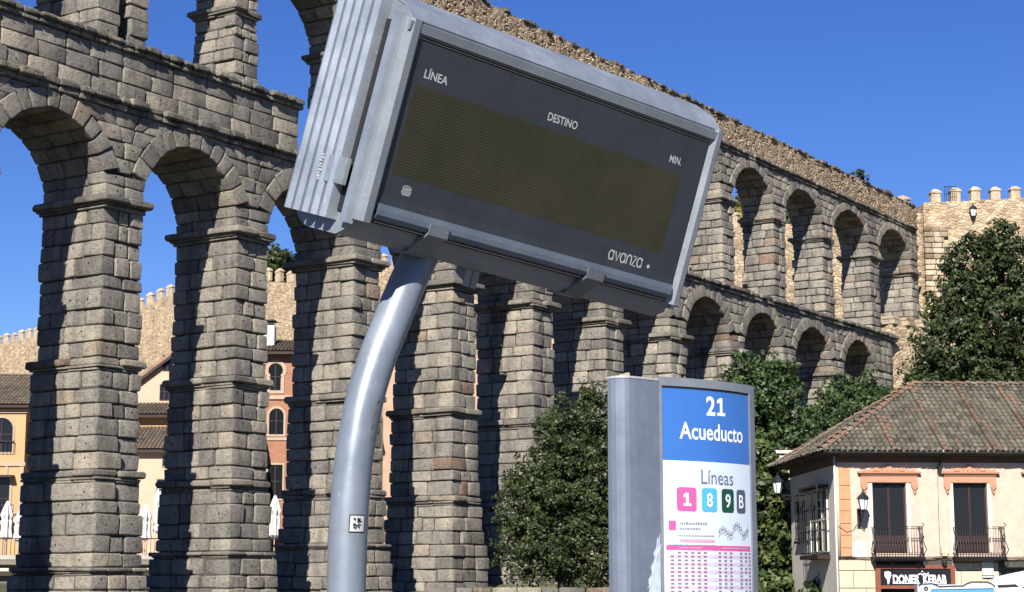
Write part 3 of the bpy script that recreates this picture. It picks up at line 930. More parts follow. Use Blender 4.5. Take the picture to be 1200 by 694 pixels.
# grass verge at the foot of the fourth pier
gr = MB()
for _ in range(9000):
    x, y = rnd.uniform(-3.5, 5), rnd.uniform(68, 80)
    z = ground_z(x, y); h = rnd.uniform(.05, .16); a = rnd.uniform(0, 6.28); w = .03
    gr.add([(x - w * cos(a), y - w * sin(a), z), (x + w * cos(a), y + w * sin(a), z), (x + rnd.uniform(-.05, .05), y + rnd.uniform(-.05, .05), z + h)], [(0, 1, 2)])
tag(mk('grass', gr, grass_m), 'short green grass at the foot of the aqueduct pier', kind='stuff')
lw = empty('garden_wall', (-1.5, 68.0, ground_z(-1.5, 68)), 'low rough stone edging before the grass verge beside the fourth pier', 'wall')
x = -1.8
while x < 6:
    l = rnd.uniform(.6, 1.2)
    q = MB(); q.bbox(-l / 2, l / 2 - .02, -.2, .2, -.2, .72, .05, .02, rnd.random(), .2)
    mk('stone', q, granite, lw, (x + l / 2, 0, 0), smooth=True)
    x += l

# ------------------------------------------------------------------ flat lettering
def text_geo(body, size, bold=0.0, align='CENTER', shear=0.0):
    cu = bpy.data.curves.new('lettering', 'FONT')
    cu.body = body; cu.size = size; cu.offset = bold; cu.align_x = align; cu.shear = shear
    cu.resolution_u = 4
    o = bpy.data.objects.new('lettering', cu); COL.objects.link(o)
    dg = bpy.context.evaluated_depsgraph_get()
    me = bpy.data.meshes.new_from_object(o.evaluated_get(dg))
    vs = [(v.co.x, v.co.y) for v in me.vertices]; fs = [tuple(p.vertices) for p in me.polygons]
    bpy.data.objects.remove(o); bpy.data.curves.remove(cu); bpy.data.meshes.remove(me)
    return vs, fs
def fit_text(mbx, body, x0, x1, z0, h, fn, bold=0.0, shear=0.0):
    """lettering scaled to run from x0 to x1 on the base line z0, capital height h"""
    vs, fs = text_geo(body, 1.0, bold, 'LEFT', shear)
    if not vs: return
    ax = min(v[0] for v in vs); bx = max(v[0] for v in vs)
    hv = text_geo('H', 1.0)[0]; hh = max(v[1] for v in hv)
    out = [fn(x0 + (v[0] - ax) / (bx - ax) * (x1 - x0), z0 + v[1] / hh * h) for v in vs]
    mbx.add(out, fs)

# ------------------------------------------------------------------ metal, glass
def painted_metal(name, base, rough, metal=.0, scr=.35, spec=.5):
    m = mat(name, base, rough, metal, spec)
    bs = m.node_tree.nodes['Principled BSDF']
    tc = N(m, 'ShaderNodeTexCoord'); P = tc.outputs['Object']
    n1 = noise(m, 3.0, 6, .7, P); r = ramp(m, [(.3, tuple(c * .82 for c in base)), (.7, tuple(min(1, c * 1.12) for c in base))]); L(m, n1.outputs['Fac'], r.inputs[0])
    n2 = noise(m, 38, 3, .6, P); r2 = ramp(m, [(.66, (0, 0, 0)), (.72, (1, 1, 1))]); L(m, n2.outputs['Fac'], r2.inputs[0])
    c = mixc(m, math_(m, 'MULTIPLY', r2.outputs[0], scr), r.outputs[0], tuple(min(1, c * 1.7 + .05) for c in base))
    mp = N(m, 'ShaderNodeMapping'); mp.inputs['Scale'].default_value = (14, 14, .9); L(m, P, mp.inputs[0])
    n3 = noise(m, 1.5, 5, .7, mp.outputs[0]); r3 = ramp(m, [(.45, (1, 1, 1)), (.8, (.86, .86, .86))]); L(m, n3.outputs['Fac'], r3.inputs[0])
    c = mixc(m, .8, c, r3.outputs[0], 'MULTIPLY')
    L(m, c, bs.inputs['Base Color'])
    rr = ramp(m, [(.3, (rough * .8,) * 3), (.7, (min(1, rough * 1.35),) * 3)]); L(m, n1.outputs['Fac'], rr.inputs[0]); L(m, rr.outputs[0], bs.inputs['Roughness'])
    L(m, bump(m, n2.outputs['Fac'], .08, .002), bs.inputs['Normal'])
    return m
grey_paint = painted_metal('grey_paint', (.165, .185, .21), .46, .15)
grey_pole = painted_metal('grey_pole', (.165, .19, .225), .40, .25)
alu = painted_metal('aluminium', (.33, .365, .41), .42, .6)
alu_dark = painted_metal('aluminium_shaded_side', (.16, .18, .21), .45, .4)
black_gap = simple('black_rubber', (.012, .012, .014), .7, var=.2)
glass_slate = painted_metal('slate_glass', (.026, .031, .040), .22, 0, .12)
def led_mat():
    m = mat('led_screen', (.07, .06, .03), .38, 0, .35)
    bs = m.node_tree.nodes['Principled BSDF']
    tc = N(m, 'ShaderNodeTexCoord'); P = tc.outputs['Object']
    w = N(m, 'ShaderNodeTexWave', bands_direction='Z'); w.inputs['Scale'].default_value = 21; L(m, P, w.inputs['Vector'])
    w2 = N(m, 'ShaderNodeTexWave', bands_direction='X'); w2.inputs['Scale'].default_value = 21; L(m, P, w2.inputs['Vector'])
    n = noise(m, 2.2, 4, .6, P)
    r = ramp(m, [(.3, (.024, .024, .014)), (.7, (.040, .038, .023))]); L(m, n.outputs['Fac'], r.inputs[0])
    f = ramp(m, [(.2, (.72, .72, .72)), (.7, (1.15, 1.12, 1.0))]); L(m, w.outputs['Fac'], f.inputs[0])
    c = mixc(m, 1.0, r.outputs[0], f.outputs[0], 'MULTIPLY')
    f2 = ramp(m, [(.1, (.85, .85, .85)), (.6, (1, 1, 1))]); L(m, w2.outputs['Fac'], f2.inputs[0])
    c = mixc(m, 1.0, c, f2.outputs[0], 'MULTIPLY')
    L(m, c, bs.inputs['Base Color'])
    return m
led = led_mat()
white_print = simple('white_print', (.36, .37, .37), .6, var=.05)
orange_line = simple('pale_seal', (.42, .33, .25), .6, var=.1)

# ------------------------------------------------------------------ bus stop display on its bent pole
SB = (-0.79, 8.653, 0.0)
disp = empty('bus_display', SB, 'large grey electronic bus arrivals display tilted on a thick curved grey pole', 'display')
yaw, pit, rol = .7, .296, .087
M3 = Matrix.Rotation(yaw, 4, 'Z') @ Matrix.Rotation(pit, 4, 'X') @ Matrix.Rotation(rol, 4, 'Y')
MD = Matrix.Translation(Vector((.198, 9.0, 3.694)) - Vector(SB)) @ M3
pole_pts = [(-.775, 8.667, -.02), (-.785, 8.658, .5), (-.79, 8.653, 1.1), (-.789, 8.654, 1.6), (-.786, 8.657, 1.85), (-.776, 8.665, 2.08), (-.754, 8.684, 2.30), (-.717, 8.715, 2.52), (-.664, 8.76, 2.72), (-.602, 8.811, 2.90), (-.531, 8.871, 3.10), (-.455, 8.935, 3.29), (-.40, 8.98, 3.42)]
def smooth_path(P, k=4):
    out = []
    for i in range(len(P) - 1):
        p0 = Vector(P[max(i - 1, 0)]); p1 = Vector(P[i]); p2 = Vector(P[i + 1]); p3 = Vector(P[min(i + 2, len(P) - 1)])
        for j in range(k):
            t = j / k
            out.append(.5 * ((2 * p1) + (-p0 + p2) * t + (2 * p0 - 5 * p1 + 4 * p2 - p3) * t * t + (-p0 + 3 * p1 - 3 * p2 + p3) * t ** 3))
    out.append(Vector(P[-1])); return out
b = MB(); pp = [p - Vector(SB) for p in smooth_path(pole_pts)]
b.tube(pp, .094, 32)
pole = mk('pole', b, grey_pole, disp, smooth=True)
b = MB(); b.lathe([(.2, 0), (.2, .02), (.13, .03), (.13, .06)], (.015, .01, .0), 24); mk('base_plate', b, grey_paint, disp)
for k in range(4):
    b = MB(); b.lathe([(.016, 0), (.016, .025), (.008, .03)], (.015 + .16 * cos(pi / 4 + k * pi / 2), .01 + .16 * sin(pi / 4 + k * pi / 2), .02), 6); mk('bolt', b, alu, disp)
# scuffs and pits with bare metal on the right side of the pole
b = MB()
def on_pole(z, ang, r=.0955):
    q = min(pp, key=lambda p: abs(p.z - z)); return (q.x + r * cos(ang), q.y + r * sin(ang), z)
for (z, a, w, h) in ((2.42, -.75, .14, .10), (2.33, -.7, .10, .07), (2.5, -.68, .1, .05)):
    pts = []
    for k in range(9):
        t = 2 * pi * k / 9; rr_ = rnd.uniform(.6, 1.1)
        pts.append(on_pole(z + h * rr_ * sin(t) * .6, a + w * .5 * rr_ * cos(t), .0958))
    b.add(pts, [tuple(range(9))])
chip = simple('chipped_primer', (.10, .095, .09), .8, var=.5, scale=40)
mk('paint_chip', b, chip, pole)
for (z0, z1, sm, rr_) in ((1.70, 1.86, 'black', .0966), ):
    # small white sticker with a black border wrapped on the pole
    def patch(zc, ac, hw_, hh_, r_):
        bb = MB(); n = 6
        vs = [on_pole(zc + s_ * hh_, ac + (i / n * 2 - 1) * hw_, r_) for s_ in (-1, 1) for i in range(n + 1)]
        bb.add(vs, [(i, i + 1, n + 2 + i, n + 1 + i) for i in range(n)])
        return bb
    st = mk('sticker', patch(1.905, -1.02, .44, .043, .0958), black_gap, pole)
    mk('sticker_face', patch(1.905, -1.02, .39, .037, .0967), white_print, pole)
    bb = MB()
    for k in range(30):
        q = patch(1.905 + rnd.uniform(-.024, .024), -1.0 + rnd.uniform(-.2, .2), rnd.uniform(.02, .06), rnd.uniform(.002, .006), .0975)
        bb.add(q.v, q.f)
    mk('scribble', bb, black_gap, pole)

hous = MB()
A0, A1 = -1.10, 1.10
# cross-section (D, b) of the housing
prof = [(.035, -.47), (.07, -.53), (.14, -.565), (.40, -.565), (.50, -.53), (.55, -.47), (.55, .47), (.50, .56), (.36, .63), (.22, .63), (.07, .575), (-.012, .515), (-.012, .452), (.03, .447)]
hous.prism(prof, A0, A1, lambda p, q, a: (a, p, q))
housing = mk('housing', hous, grey_paint, disp, mw=MD, fixn=True)
def hp(name, mbx, m, **k): return mk(name, mbx, m, housing, **k)
# bright sloping top flashing
b = MB(); b.prism([(-.016, .512), (.068, .578), (.22, .634), (.22, .646), (.064, .590), (-.022, .520)], A0 + .01, A1 - .01, lambda p, q, a: (a, p, q)); hp('top_flashing', b, alu, fixn=True)
b = MB(); b.prism([(-.014, .456), (-.030, .462), (-.034, .505), (-.014, .512)], A0 + .0, A1 - .0, lambda p, q, a: (a, p, q)); hp('top_rail', b, grey_paint, fixn=True)
b = MB(); b.box(A0 + .05, A1 - .05, -.006, .03, .438, .4505); hp('top_gap', b, black_gap)
b = MB(); b.box(A0 + .07, A1 - .06, -.014, -.005, .4405, .4445); hp('seal', b, orange_line)
# glazed door: rounded lower edge
door = MB()
door.prism([(-.016, .436), (-.016, -.33), (-.022, -.38), (-.026, -.41), (-.020, -.437), (.004, -.448), (.028, -.44), (.028, .436)], -1.015, 1.022, lambda p, q, a: (a, p, q))
dr = hp('glazed_door', door, glass_slate, fixn=True)
b = MB(); b.box(-.975, .882, -.0168, -.012, -.219, .225); hp('led_screen', b, led)
b = MB(); b.prism([(-.0265, -.37), (-.034, -.40), (-.036, -.425), (-.026, -.444), (-.0, -.453), (.0, -.449), (-.02, -.438), (-.029, -.42), (-.024, -.37)], -1.015, 1.022, lambda p, q, a: (a, p, q)); hp('door_edge', b, painted_metal('slate_paint', (.09, .11, .14), .4, .1), fixn=True)
b = MB(); b.box(-1.0, 1.0, .0, .03, -.469, -.452); hp('bottom_gap', b, black_gap)
b = MB(); b.box(-1.0, 1.0, -.004, .012, -.463, -.459); hp('seal', b, orange_line)
# side posts of the front frame
for (x0, x1) in ((A0 - .01, -1.022), (1.030, A1 + .012)):
    b = MB(); b.prism([(x0, .10), (x0, .0), (x0 + .03, -.036), (x1 - .02, -.036), (x1, -.02), (x1, .05)], -.475, .52, lambda p, q, a: (p, q, a)); hp('side_post', b, grey_paint, fixn=True)
# ribbed aluminium end caps
for sgn in (-1, 1):
    e = A0 if sgn < 0 else A1
    pr = [(e, .16)]
    n = 5
    for k in range(n):
        d0 = .165 + k * .08
        pr += [(e + sgn * .035, d0 + .001), (e + sgn * .060, d0 + .005), (e + sgn * .074, d0 + .036), (e + sgn * .062, d0 + .064), (e + sgn * .035, d0 + .068)]
    pr += [(e + sgn * .02, .575), (e, .575)]
    b = MB(); b.prism(pr, -.50, .625, lambda p, q, a: (p, q, a)); hp('ribbed_end_cap', b, alu, fixn=True)
    b = MB(); b.box(min(e, e + sgn * .012), max(e, e + sgn * .012), .095, .16, -.45, .50); hp('dark_slot', b, black_gap)
    b = MB(); b.prism([(e, .02), (e + sgn * .035, .03), (e + sgn * .03, .09), (e, .10)], -.50, .54, lambda p, q, a: (p, q, a)); hp('corner_strip', b, alu, fixn=True)
    b = MB(); b.add([(e + sgn * .065, .30, -.20), (e + sgn * .062, .10, -.20), (e + sgn * .062, .10, -.33), (e + sgn * .066, .30, -.33), (e + sgn * .05, .30, -.20), (e + sgn * .04, .10, -.20), (e + sgn * .04, .10, -.33), (e + sgn * .05, .30, -.33)],
                    [(0, 1, 2, 3), (7, 6, 5, 4), (0, 4, 5, 1), (3, 2, 6, 7), (0, 3, 7, 4), (1, 5, 6, 2)]); hp('riveted_patch', b, simple('galvanised_patch', (.24, .27, .28), .5, .5, var=.2, scale=20), fixn=True)
    b = MB()
    for k in range(9): b.bbox(e + sgn * .058, e + sgn * .074, .296 + rnd.uniform(-.006, .014), .315 + rnd.uniform(0, .015), -.335 + k * .015, -.322 + k * .015, .003, .002)
    hp('weld_bead', b, simple('weld_bead', (.28, .29, .30), .6, .2, var=.3, scale=60))
# clips, hanging bracket
for x in (-.635, .44):
    b = MB(); b.prism([(-.045, -.40), (-.045, -.455), (.02, -.50), (.10, -.572), (.24, -.578), (.24, -.566), (.10, -.558), (.03, -.48), (-.036, -.445), (-.036, -.40)], x - .06, x + .06, lambda p, q, a: (a, p, q)); hp('clip', b, painted_metal('clip_paint', (.13, .145, .17), .4, .3), fixn=True)
b = MB(); b.prism([(.16, -.56), (.16, -.66), (.30, -.60), (.30, -.56)], -.21, -.20, lambda p, q, a: (a, p, q)); b.box(-.25, -.16, .16, .165, -.66, -.56); hp('hanging_bracket', b, grey_paint, fixn=True)
# lettering on the glass
fn = lambda x, z: (x, -.0172, z)
for txt, x0, x1, z, h, bo in (('LÍNEA', -.94, -.795, .268, .040, .014), ('DESTINO', -.13, .075, .268, .040, .014), ('MIN.', .768, .86, .268, .038, .014)):
    b = MB(); fit_text(b, txt, x0, x1, z, h, fn, bo); mk('lettering', b, white_print, housing)
b = MB()
fn2 = lambda x, z: (x, -.0173, z)
# rounded lower-case word built from strokes
def stroke(mbx, pts, w, fn_, closed=False):
    P = [Vector((p[0], p[1])) for p in pts]; n = len(P); vs = []
    for i, p in enumerate(P):
        a = P[(i - 1) % n] if (closed or i > 0) else p; c_ = P[(i + 1) % n] if (closed or i < n - 1) else p
        d = (c_ - a).normalized(); q = Vector((-d.y, d.x)) * w / 2
        vs += [fn_(*(p + q)), fn_(*(p - q))]
    fs = [(2 * i, 2 * i + 2, 2 * i + 3, 2 * i + 1) for i in range(n - 1)]
    if closed: fs.append((2 * n - 2, 0, 1, 2 * n - 1))
    mbx.add(vs, fs)
def arc(cx, cz, rx, rz, a0, a1, n=12): return [(cx + rx * cos(radians(a0 + (a1 - a0) * i / n)), cz + rz * sin(radians(a0 + (a1 - a0) * i / n))) for i in range(n + 1)]
X0, Zb, H, Wl = .515, -.327, .05, .034
wd_ = .0085
def la(x): stroke(b, arc(x + Wl / 2, Zb + H / 2, Wl / 2, H / 2, 0, 360)[:-1], wd_, fn2, True); stroke(b, [(x + Wl, Zb + H), (x + Wl, Zb)], wd_, fn2)
la(X0); stroke(b, [(X0 + .046, Zb + H), (X0 + .063, Zb), (X0 + .080, Zb + H)], wd_, fn2); la(X0 + .088)
stroke(b, [(X0 + .136, Zb), (X0 + .136, Zb + H * .6)] + arc(X0 + .152, Zb + H * .6, .016, H * .4, 180, 0) + [(X0 + .168, Zb)], wd_, fn2)
stroke(b, [(X0 + .178, Zb + H), (X0 + .205, Zb + H), (X0 + .179, Zb), (X0 + .207, Zb)], wd_, fn2); la(X0 + .214)
mk('lettering', b, white_print, housing)
b = MB(); b.add([fn2(.817 + .011 * cos(t * pi / 6), -.309 + .011 * sin(t * pi / 6)) for t in range(12)], [tuple(range(12))])
mk('dot_emblem', b, white_print, housing)
b = MB(); cx, cz = -.868, -.281
stroke(b, arc(cx, cz - .004, .027, .02, 200, -20), .004, fn2); stroke(b, arc(cx, cz + .004, .030, .022, 160, 20), .004, fn2)
stroke(b, [(cx - .024, cz - .018), (cx + .024, cz - .018)], .005, fn2)
for k in range(5): stroke(b, arc(cx - .02 + k * .01, cz, .004, .012, 0, 360)[:-1], .003, fn2, True)
mk('crown_emblem', b, white_print, housing)

# ------------------------------------------------------------------ bus stop totem
KA = radians(40)
TS = .76
tot = empty('bus_stop_totem', (.64 * TS, 12.0 * TS, 1.6 - 1.6 * TS), 'tall grey bus stop totem with curved blue and white poster of bus lines', 'totem', rz=KA)
totem_paint = painted_metal('totem_paint', (.13, .152, .198), .42, .1)
def front(s_):      # the bulge of the poster side
    t = (s_ - .47) / .97
    return -.075 * (1 - (2 * max(0, min(1, t)) - 1) ** 2) - .005
tot.scale = (TS, TS, TS)
plan = [(.02, .12), (.0, .075), (.012, .03), (.045, .002), (.10, -.012), (.20, -.014), (.47, -.014)]
col = MB()
nose = [(.47, .17), (.19, .17), (.15, .158), (.13, .135), (.122, .09), (.127, .05), (.142, .022), (.165, .003), (.195, -.009), (.25, -.014), (.468, -.014)]
col.prism(nose, -.5, 3.015, lambda p, q, a: (p, q, a))
mk('side_column', col, totem_paint, tot, fixn=True)
b = MB(); capn = [(p[0] * 1.008 - .004, p[1] + (-.004 if p[1] < .1 else .004)) for p in nose]; b.prism(capn, 3.015, 3.03, lambda p, q, a: (p, q, a)); mk('column_cap', b, painted_metal('cap_paint', (.33, .34, .35), .5, .1), tot, fixn=True)
b = MB(); S = [.474 + (1.435 - .474) * i / 24 for i in range(25)]
b.prism([(x, front(x)) for x in S] + [(1.435, .17), (.474, .17)], -.5, 2.98, lambda p, q, a: (p, q, a)); mk('poster_case', b, totem_paint, tot, fixn=True)
def strip(s0, s1, z0, z1, off, n=20):
    bb = MB(); xs_ = [s0 + (s1 - s0) * i / n for i in range(n + 1)]
    bb.add([(x, front(x) - off, z) for z in (z0, z1) for x in xs_], [(i, i + 1, n + 2 + i, n + 1 + i) for i in range(n)])
    return bb
def slab(s0, s1, z0, z1, off, th, n=20):
    bb = MB(); xs_ = [s0 + (s1 - s0) * i / n for i in range(n + 1)]
    bb.prism([(x, front(x) - off - th) for x in xs_] + [(x, front(x) - off + .002) for x in reversed(xs_)], z0, z1, lambda p, q, a: (p, q, a)); return bb
mk('top_frame', slab(.474, 1.435, 2.985, 3.045, -.002, .014), grey_paint, tot, fixn=True)
mk('side_frame', slab(.474, .492, .3, 2.984, 0, .012, 2), grey_paint, tot, fixn=True)
mk('side_frame', slab(1.352, 1.435, .3, 2.984, 0, .012, 4), grey_paint, tot, fixn=True)
mk('side_trim', slab(1.356, 1.366, .3, 2.98, .012, .004, 2), alu, tot, fixn=True)
mk('top_gap', slab(.492, 1.352, 2.97, 2.984, 0, .006), black_gap, tot, fixn=True)
blue_p = simple('blue_print', (.035, .125, .39), .35, var=.08, scale=1.5, spec=.5)
white_p = simple('poster_white', (.50, .56, .64), .35, var=.03, scale=2, spec=.5)
ink = simple('grey_ink', (.10, .13, .20), .5, var=.05)
pink_p = simple('pink_print', (.52, .085, .25), .45, var=.04); sky_p = simple('sky_print', (.07, .33, .50), .45, var=.04)
green_p = simple('dark_green_print', (.005, .055, .032), .45, var=.04); slate_p = simple('slate_print', (.06, .075, .11), .45, var=.04)
palepink = simple('pale_pink_print', (.50, .27, .37), .45, var=.04); ltxt = simple('pale_ink', (.20, .20, .23), .5, var=.05)
white_l = simple('white_letters', (.66, .68, .72), .45, var=.03)
po = mk('poster', strip(.492, 1.352, .45, 2.472, .004), white_p, tot)
mk('poster_header', strip(.492, 1.352, 2.472, 2.97, .0045), blue_p, po)
def P_(o): return lambda x, z: (x, front(x) - o, z)
for txt, x0, x1, z, h, m_, bo in (('2', .868, .955, 2.80, .125, white_l, .024), ('Acueducto', .63, 1.262, 2.625, .112, white_l, .014), ('Líneas', .81, 1.135, 2.318, .098, ink, .0)):
    b = MB(); fit_text(b, txt, x0, x1, z, h, P_(.0065), bo); mk('lettering', b, m_, po)
b = MB(); b.add([P_(.0065)(.975 + p[0] * 1.35, 2.80 + p[1] * 1.35) for p in ((0, 0), (.062, 0), (.062, .016), (.041, .016), (.041, .093), (.022, .093), (.0, .080), (.0, .062), (.021, .070), (.021, .016), (.0, .016))], [(0, 1, 2, 3, 9, 10), (3, 4, 5, 8, 9), (5, 6, 7, 8)]); mk('lettering', b, white_l, po)
def rrect(x0, x1, z0, z1, r, o):
    pts = []
    for cx, cz, a in ((x1 - r, z1 - r, 0), (x0 + r, z1 - r, 90), (x0 + r, z0 + r, 180), (x1 - r, z0 + r, 270)):
        pts += [(cx + r * cos(radians(a + k * 18)), cz + r * sin(radians(a + k * 18))) for k in range(6)]
    bb = MB(); n = len(pts); bb.add([P_(o)(*p) for p in pts] + [P_(o)((x0 + x1) / 2, (z0 + z1) / 2)], [(i, (i + 1) % n, n) for i in range(n)]); return bb
for ch_, x0, x1, m_, lb in (('1', .601, .766, pink_p, 'pink badge with the number 1'), ('8', .812, .958, sky_p, 'sky blue badge with the number 8'), ('9', 1.005, 1.139, green_p, 'dark green badge with the number 9'), ('B', 1.172, 1.282, slate_p, 'slate grey badge with the letter B')):
    bd = mk('line_badge', rrect(x0, x1, 2.125, 2.290, .025, .006), m_, po); bd['label'] = lb
    b = MB(); w_ = .056; c_ = (x0 + x1) / 2
    if ch_ == '1':
        b.add([P_(.0078)(c_ + p[0], 2.162 + p[1]) for p in ((-.03, 0), (.034, 0), (.034, .018), (.013, .018), (.013, .09), (-.008, .09), (-.030, .076), (-.030, .056), (-.010, .066), (-.010, .018), (-.03, .018))], [(0, 1, 2, 3, 9, 10), (3, 4, 5, 8, 9), (5, 6, 7, 8)])
    else: fit_text(b, ch_, c_ - w_ / 2, c_ + w_ / 2, 2.162, .090, P_(.0078), .012)
    mk('lettering', b, white_l, po)
mk('line_badge', rrect(.535, .592, 1.995, 2.06, .008, .006), pink_p, po)
def flat(x0, x1, z0, z1, o=.006): return strip(x0, x1, z0, z1, o, 6)
def gather(rects, o, m_, nm='print'):
    bb = MB()
    for r_ in rects:
        q = flat(*r_, o=o); bb.add(q.v, q.f)
    tag(mk(nm, bb, m_, po), kind='stuff')
rr = random.Random(4)
def words(x0, x1, z, h):
    out = []; x = x0
    while x < x1:
        w = rr.uniform(.008, .02); out.append((x, min(x1, x + w), z, z + h * rr.uniform(.7, 1))); x += w + .006
    return out
gather(words(.62, .86, 2.035, .018) + words(.62, .80, 2.0, .014), .006, ltxt, 'small_print')
gather([(.62, .93, 1.915, 1.935)], .006, palepink)
gather(words(.60, .92, 1.955, .010) + words(.535, .93, 1.892, .008), .0065, ltxt, 'small_print')
gather([(.515, 1.338, 1.86, 1.895)], .006, pink_p, 'table_header')
gather(words(.62, .80, 1.872, .012) + words(1.0, 1.3, 1.872, .012), .0068, palepink, 'small_print')
rows = []
for k in range(34):
    z = 1.838 - k * .0262
    if k % 2: rows.append((.515, 1.338, z - .006, z + .018))
gather(rows, .0058, simple('table_stripe', (.46, .40, .50), .4, var=.03), 'table_rows')
cells = []
for k in range(34):
    z = 1.838 - k * .0262
    for x in (.545, .60, .655, .71, .765, .82, .96, 1.02, 1.08, 1.20, 1.26, 1.31):
        if rr.random() < .93: cells.append((x, x + .028, z + .001, z + .012))
gather(cells, .0068, simple('timetable_ink', (.25, .12, .2), .5, var=.1), 'timetable_figures')
# little route map: two bent lines of stops
b = MB()
for q in range(16):
    x = .965 + q * .022; z = 1.985 + .02 * sin(q * .9) + (.03 if 6 < q < 12 else 0)
    stroke(b, [(x, z), (x + .022, z + .008)], .006, P_(.0068)); stroke(b, [(x + .006, z + .006), (x + .016, z + .03)], .005, P_(.0068)); stroke(b, [(x + .004, z - .03), (x + .018, z - .006)], .005, P_(.0068))
mk('route_map', b, ltxt, po)
# torn white sticker on the grey column
b = MB(); b.add([(p[0], -.0155, p[1]) for p in ((.467, 1.98), (.452, 1.93), (.44, 1.945), (.425, 1.87), (.40, 1.84), (.41, 1.80), (.375, 1.75), (.385, 1.70), (.35, 1.66), (.36, 1.6), (.33, 1.52), (.467, 1.45))], [tuple(range(12))])
mk('torn_sticker', b, simple('torn_paper', (.38, .43, .50), .7, var=.35, scale=14), tot)
b = MB()
for k in range(9): q0 = (.34 + .012 * k, 1.6 + .03 * k); stroke(b, [q0, (q0[0] + rr.uniform(.02, .05), q0[1] + rr.uniform(.02, .12))], .004, lambda x, z: (x, -.0165, z))
mk('peeled_edge', b, white_l, tot)
for k in range(4):
    b = MB(); b.bbox(.15 + k * .02, .165 + k * .022, .0 - k * .004 + .03, .03 + .03 - k * .004, 3.03, 3.03 + .006 * (k + 1), .003, .003); mk('debris', b, simple('dry_leaf', (.35, .27, .15), .9, var=.3), tot)

# ------------------------------------------------------------------ wall lantern
milky = mat('lantern_glass', (.62, .66, .68), .25, 0, .5)
def lantern(loc, s, rz, label, bracket='down', reach=.5, drop=.35, group=None):
    t = empty('wall_lantern', loc, label, 'lamp', group, rz)
    def pr(r0, r1, z0, z1): 
        q = MB(); q.lathe([(r0 * s, z0 * s), (r1 * s, z1 * s)], n=6, ph=.5); return q
    q = MB(); q.lathe([(.085 * s, 0), (.145 * s, .30 * s)], n=6, ph=.5); mk('glass', q, milky, t)
    q = MB()
    for k in range(6):
        a = (k + .5) / 6 * 2 * pi
        q.tube([(.088 * s * cos(a), .088 * s * sin(a), 0), (.15 * s * cos(a), .15 * s * sin(a), .30 * s)], .009 * s, 4)
    q.lathe([(.10 * s, -.03 * s), (.10 * s, .0), (.02 * s, -.05 * s)], n=6, ph=.5)
    q.lathe([(.02 * s, -.12 * s), (.035 * s, -.09 * s), (.02 * s, -.03 * s)], n=6)
    mk('cage', q, iron, t)
    q = MB(); q.lathe([(.185 * s, .295 * s), (.185 * s, .315 * s), (.12 * s, .39 * s), (.07 * s, .42 * s), (.06 * s, .46 * s), (.02 * s, .49 * s), (.03 * s, .52 * s), (.004 * s, .56 * s)], n=6, ph=.5); mk('cap', q, iron, t)
    q = MB()      # scrolled bracket back to the wall (+y)
    if bracket == 'down':
        q.tube([(0, 0, -.10 * s), (0, .02, -.2 * s), (0, reach * .5, -.26 * s), (0, reach, -.2 * s)], .013 * s, 6)
        q.tube([(0, reach * .95, -.05 * s), (0, reach * .6, -.1 * s), (0, reach * .35, -.2 * s), (0, reach * .5, -.32 * s), (0, reach * .95, -.42 * s)], .010 * s, 6)
        q.box(-.05 * s, .05 * s, reach - .02, reach, -.5 * s, .05 * s)
    else:
        q.tube([(0, 0, -.06 * s), (0, reach, -.08 * s)], .016 * s, 6)
        q.tube([(0, .12, -.08 * s), (0, reach * .35, -.18 * s), (0, reach * .6, -.12 * s), (0, reach * .8, -.28 * s), (0, reach, -.42 * s)], .012 * s, 6)
        for k in range(4): q.tube([(0, reach * (.25 + k * .17) + .06 * cos(a_ * pi / 4), -.14 * s + .06 * sin(a_ * pi / 4)) for a_ in range(9)], .007 * s, 4)
    mk('bracket', q, iron, t)
    return t

# ------------------------------------------------------------------ cream house with tiled roof
HA = radians(3.1)
HX, HY = 10.28, 57.0
HG = ground_z(HX, HY)
house = empty('cream_house', (HX, HY, 0), 'two-storey cream house with hipped grey-green tiled roof and terracotta window trim', 'house', rz=HA)
def hw_(x, y, z): return (HX + x * cos(HA) - y * sin(HA), HY + x * sin(HA) + y * cos(HA), z)
stucco = painted_metal('cream_stucco', (.47, .357, .285), .92, 0, .12, .1)
panel_m = simple('cream_panel', (.44, .365, .265), .85, var=.08, scale=2.5, bmp=.2, bscale=18)
side_m = simple('grey_white_render', (.48, .44, .39), .92, var=.12, scale=.9, bmp=.3, bscale=14)
terra = simple('terracotta_paint', (.37, .185, .115), .85, var=.12, scale=5, bmp=.3, bscale=25)
quoin_m = simple('orange_paint', (.43, .205, .11), .85, var=.10, scale=4, bmp=.2, bscale=20)
wood_dark = simple('dark_brown_wood', (.026, .012, .010), .55, var=.3, scale=8)
brown_frame = simple('brown_frame', (.17, .055, .03), .5, var=.15, scale=6)
gls = mat('window_glass', (.010, .011, .014), .10, 0, .22)
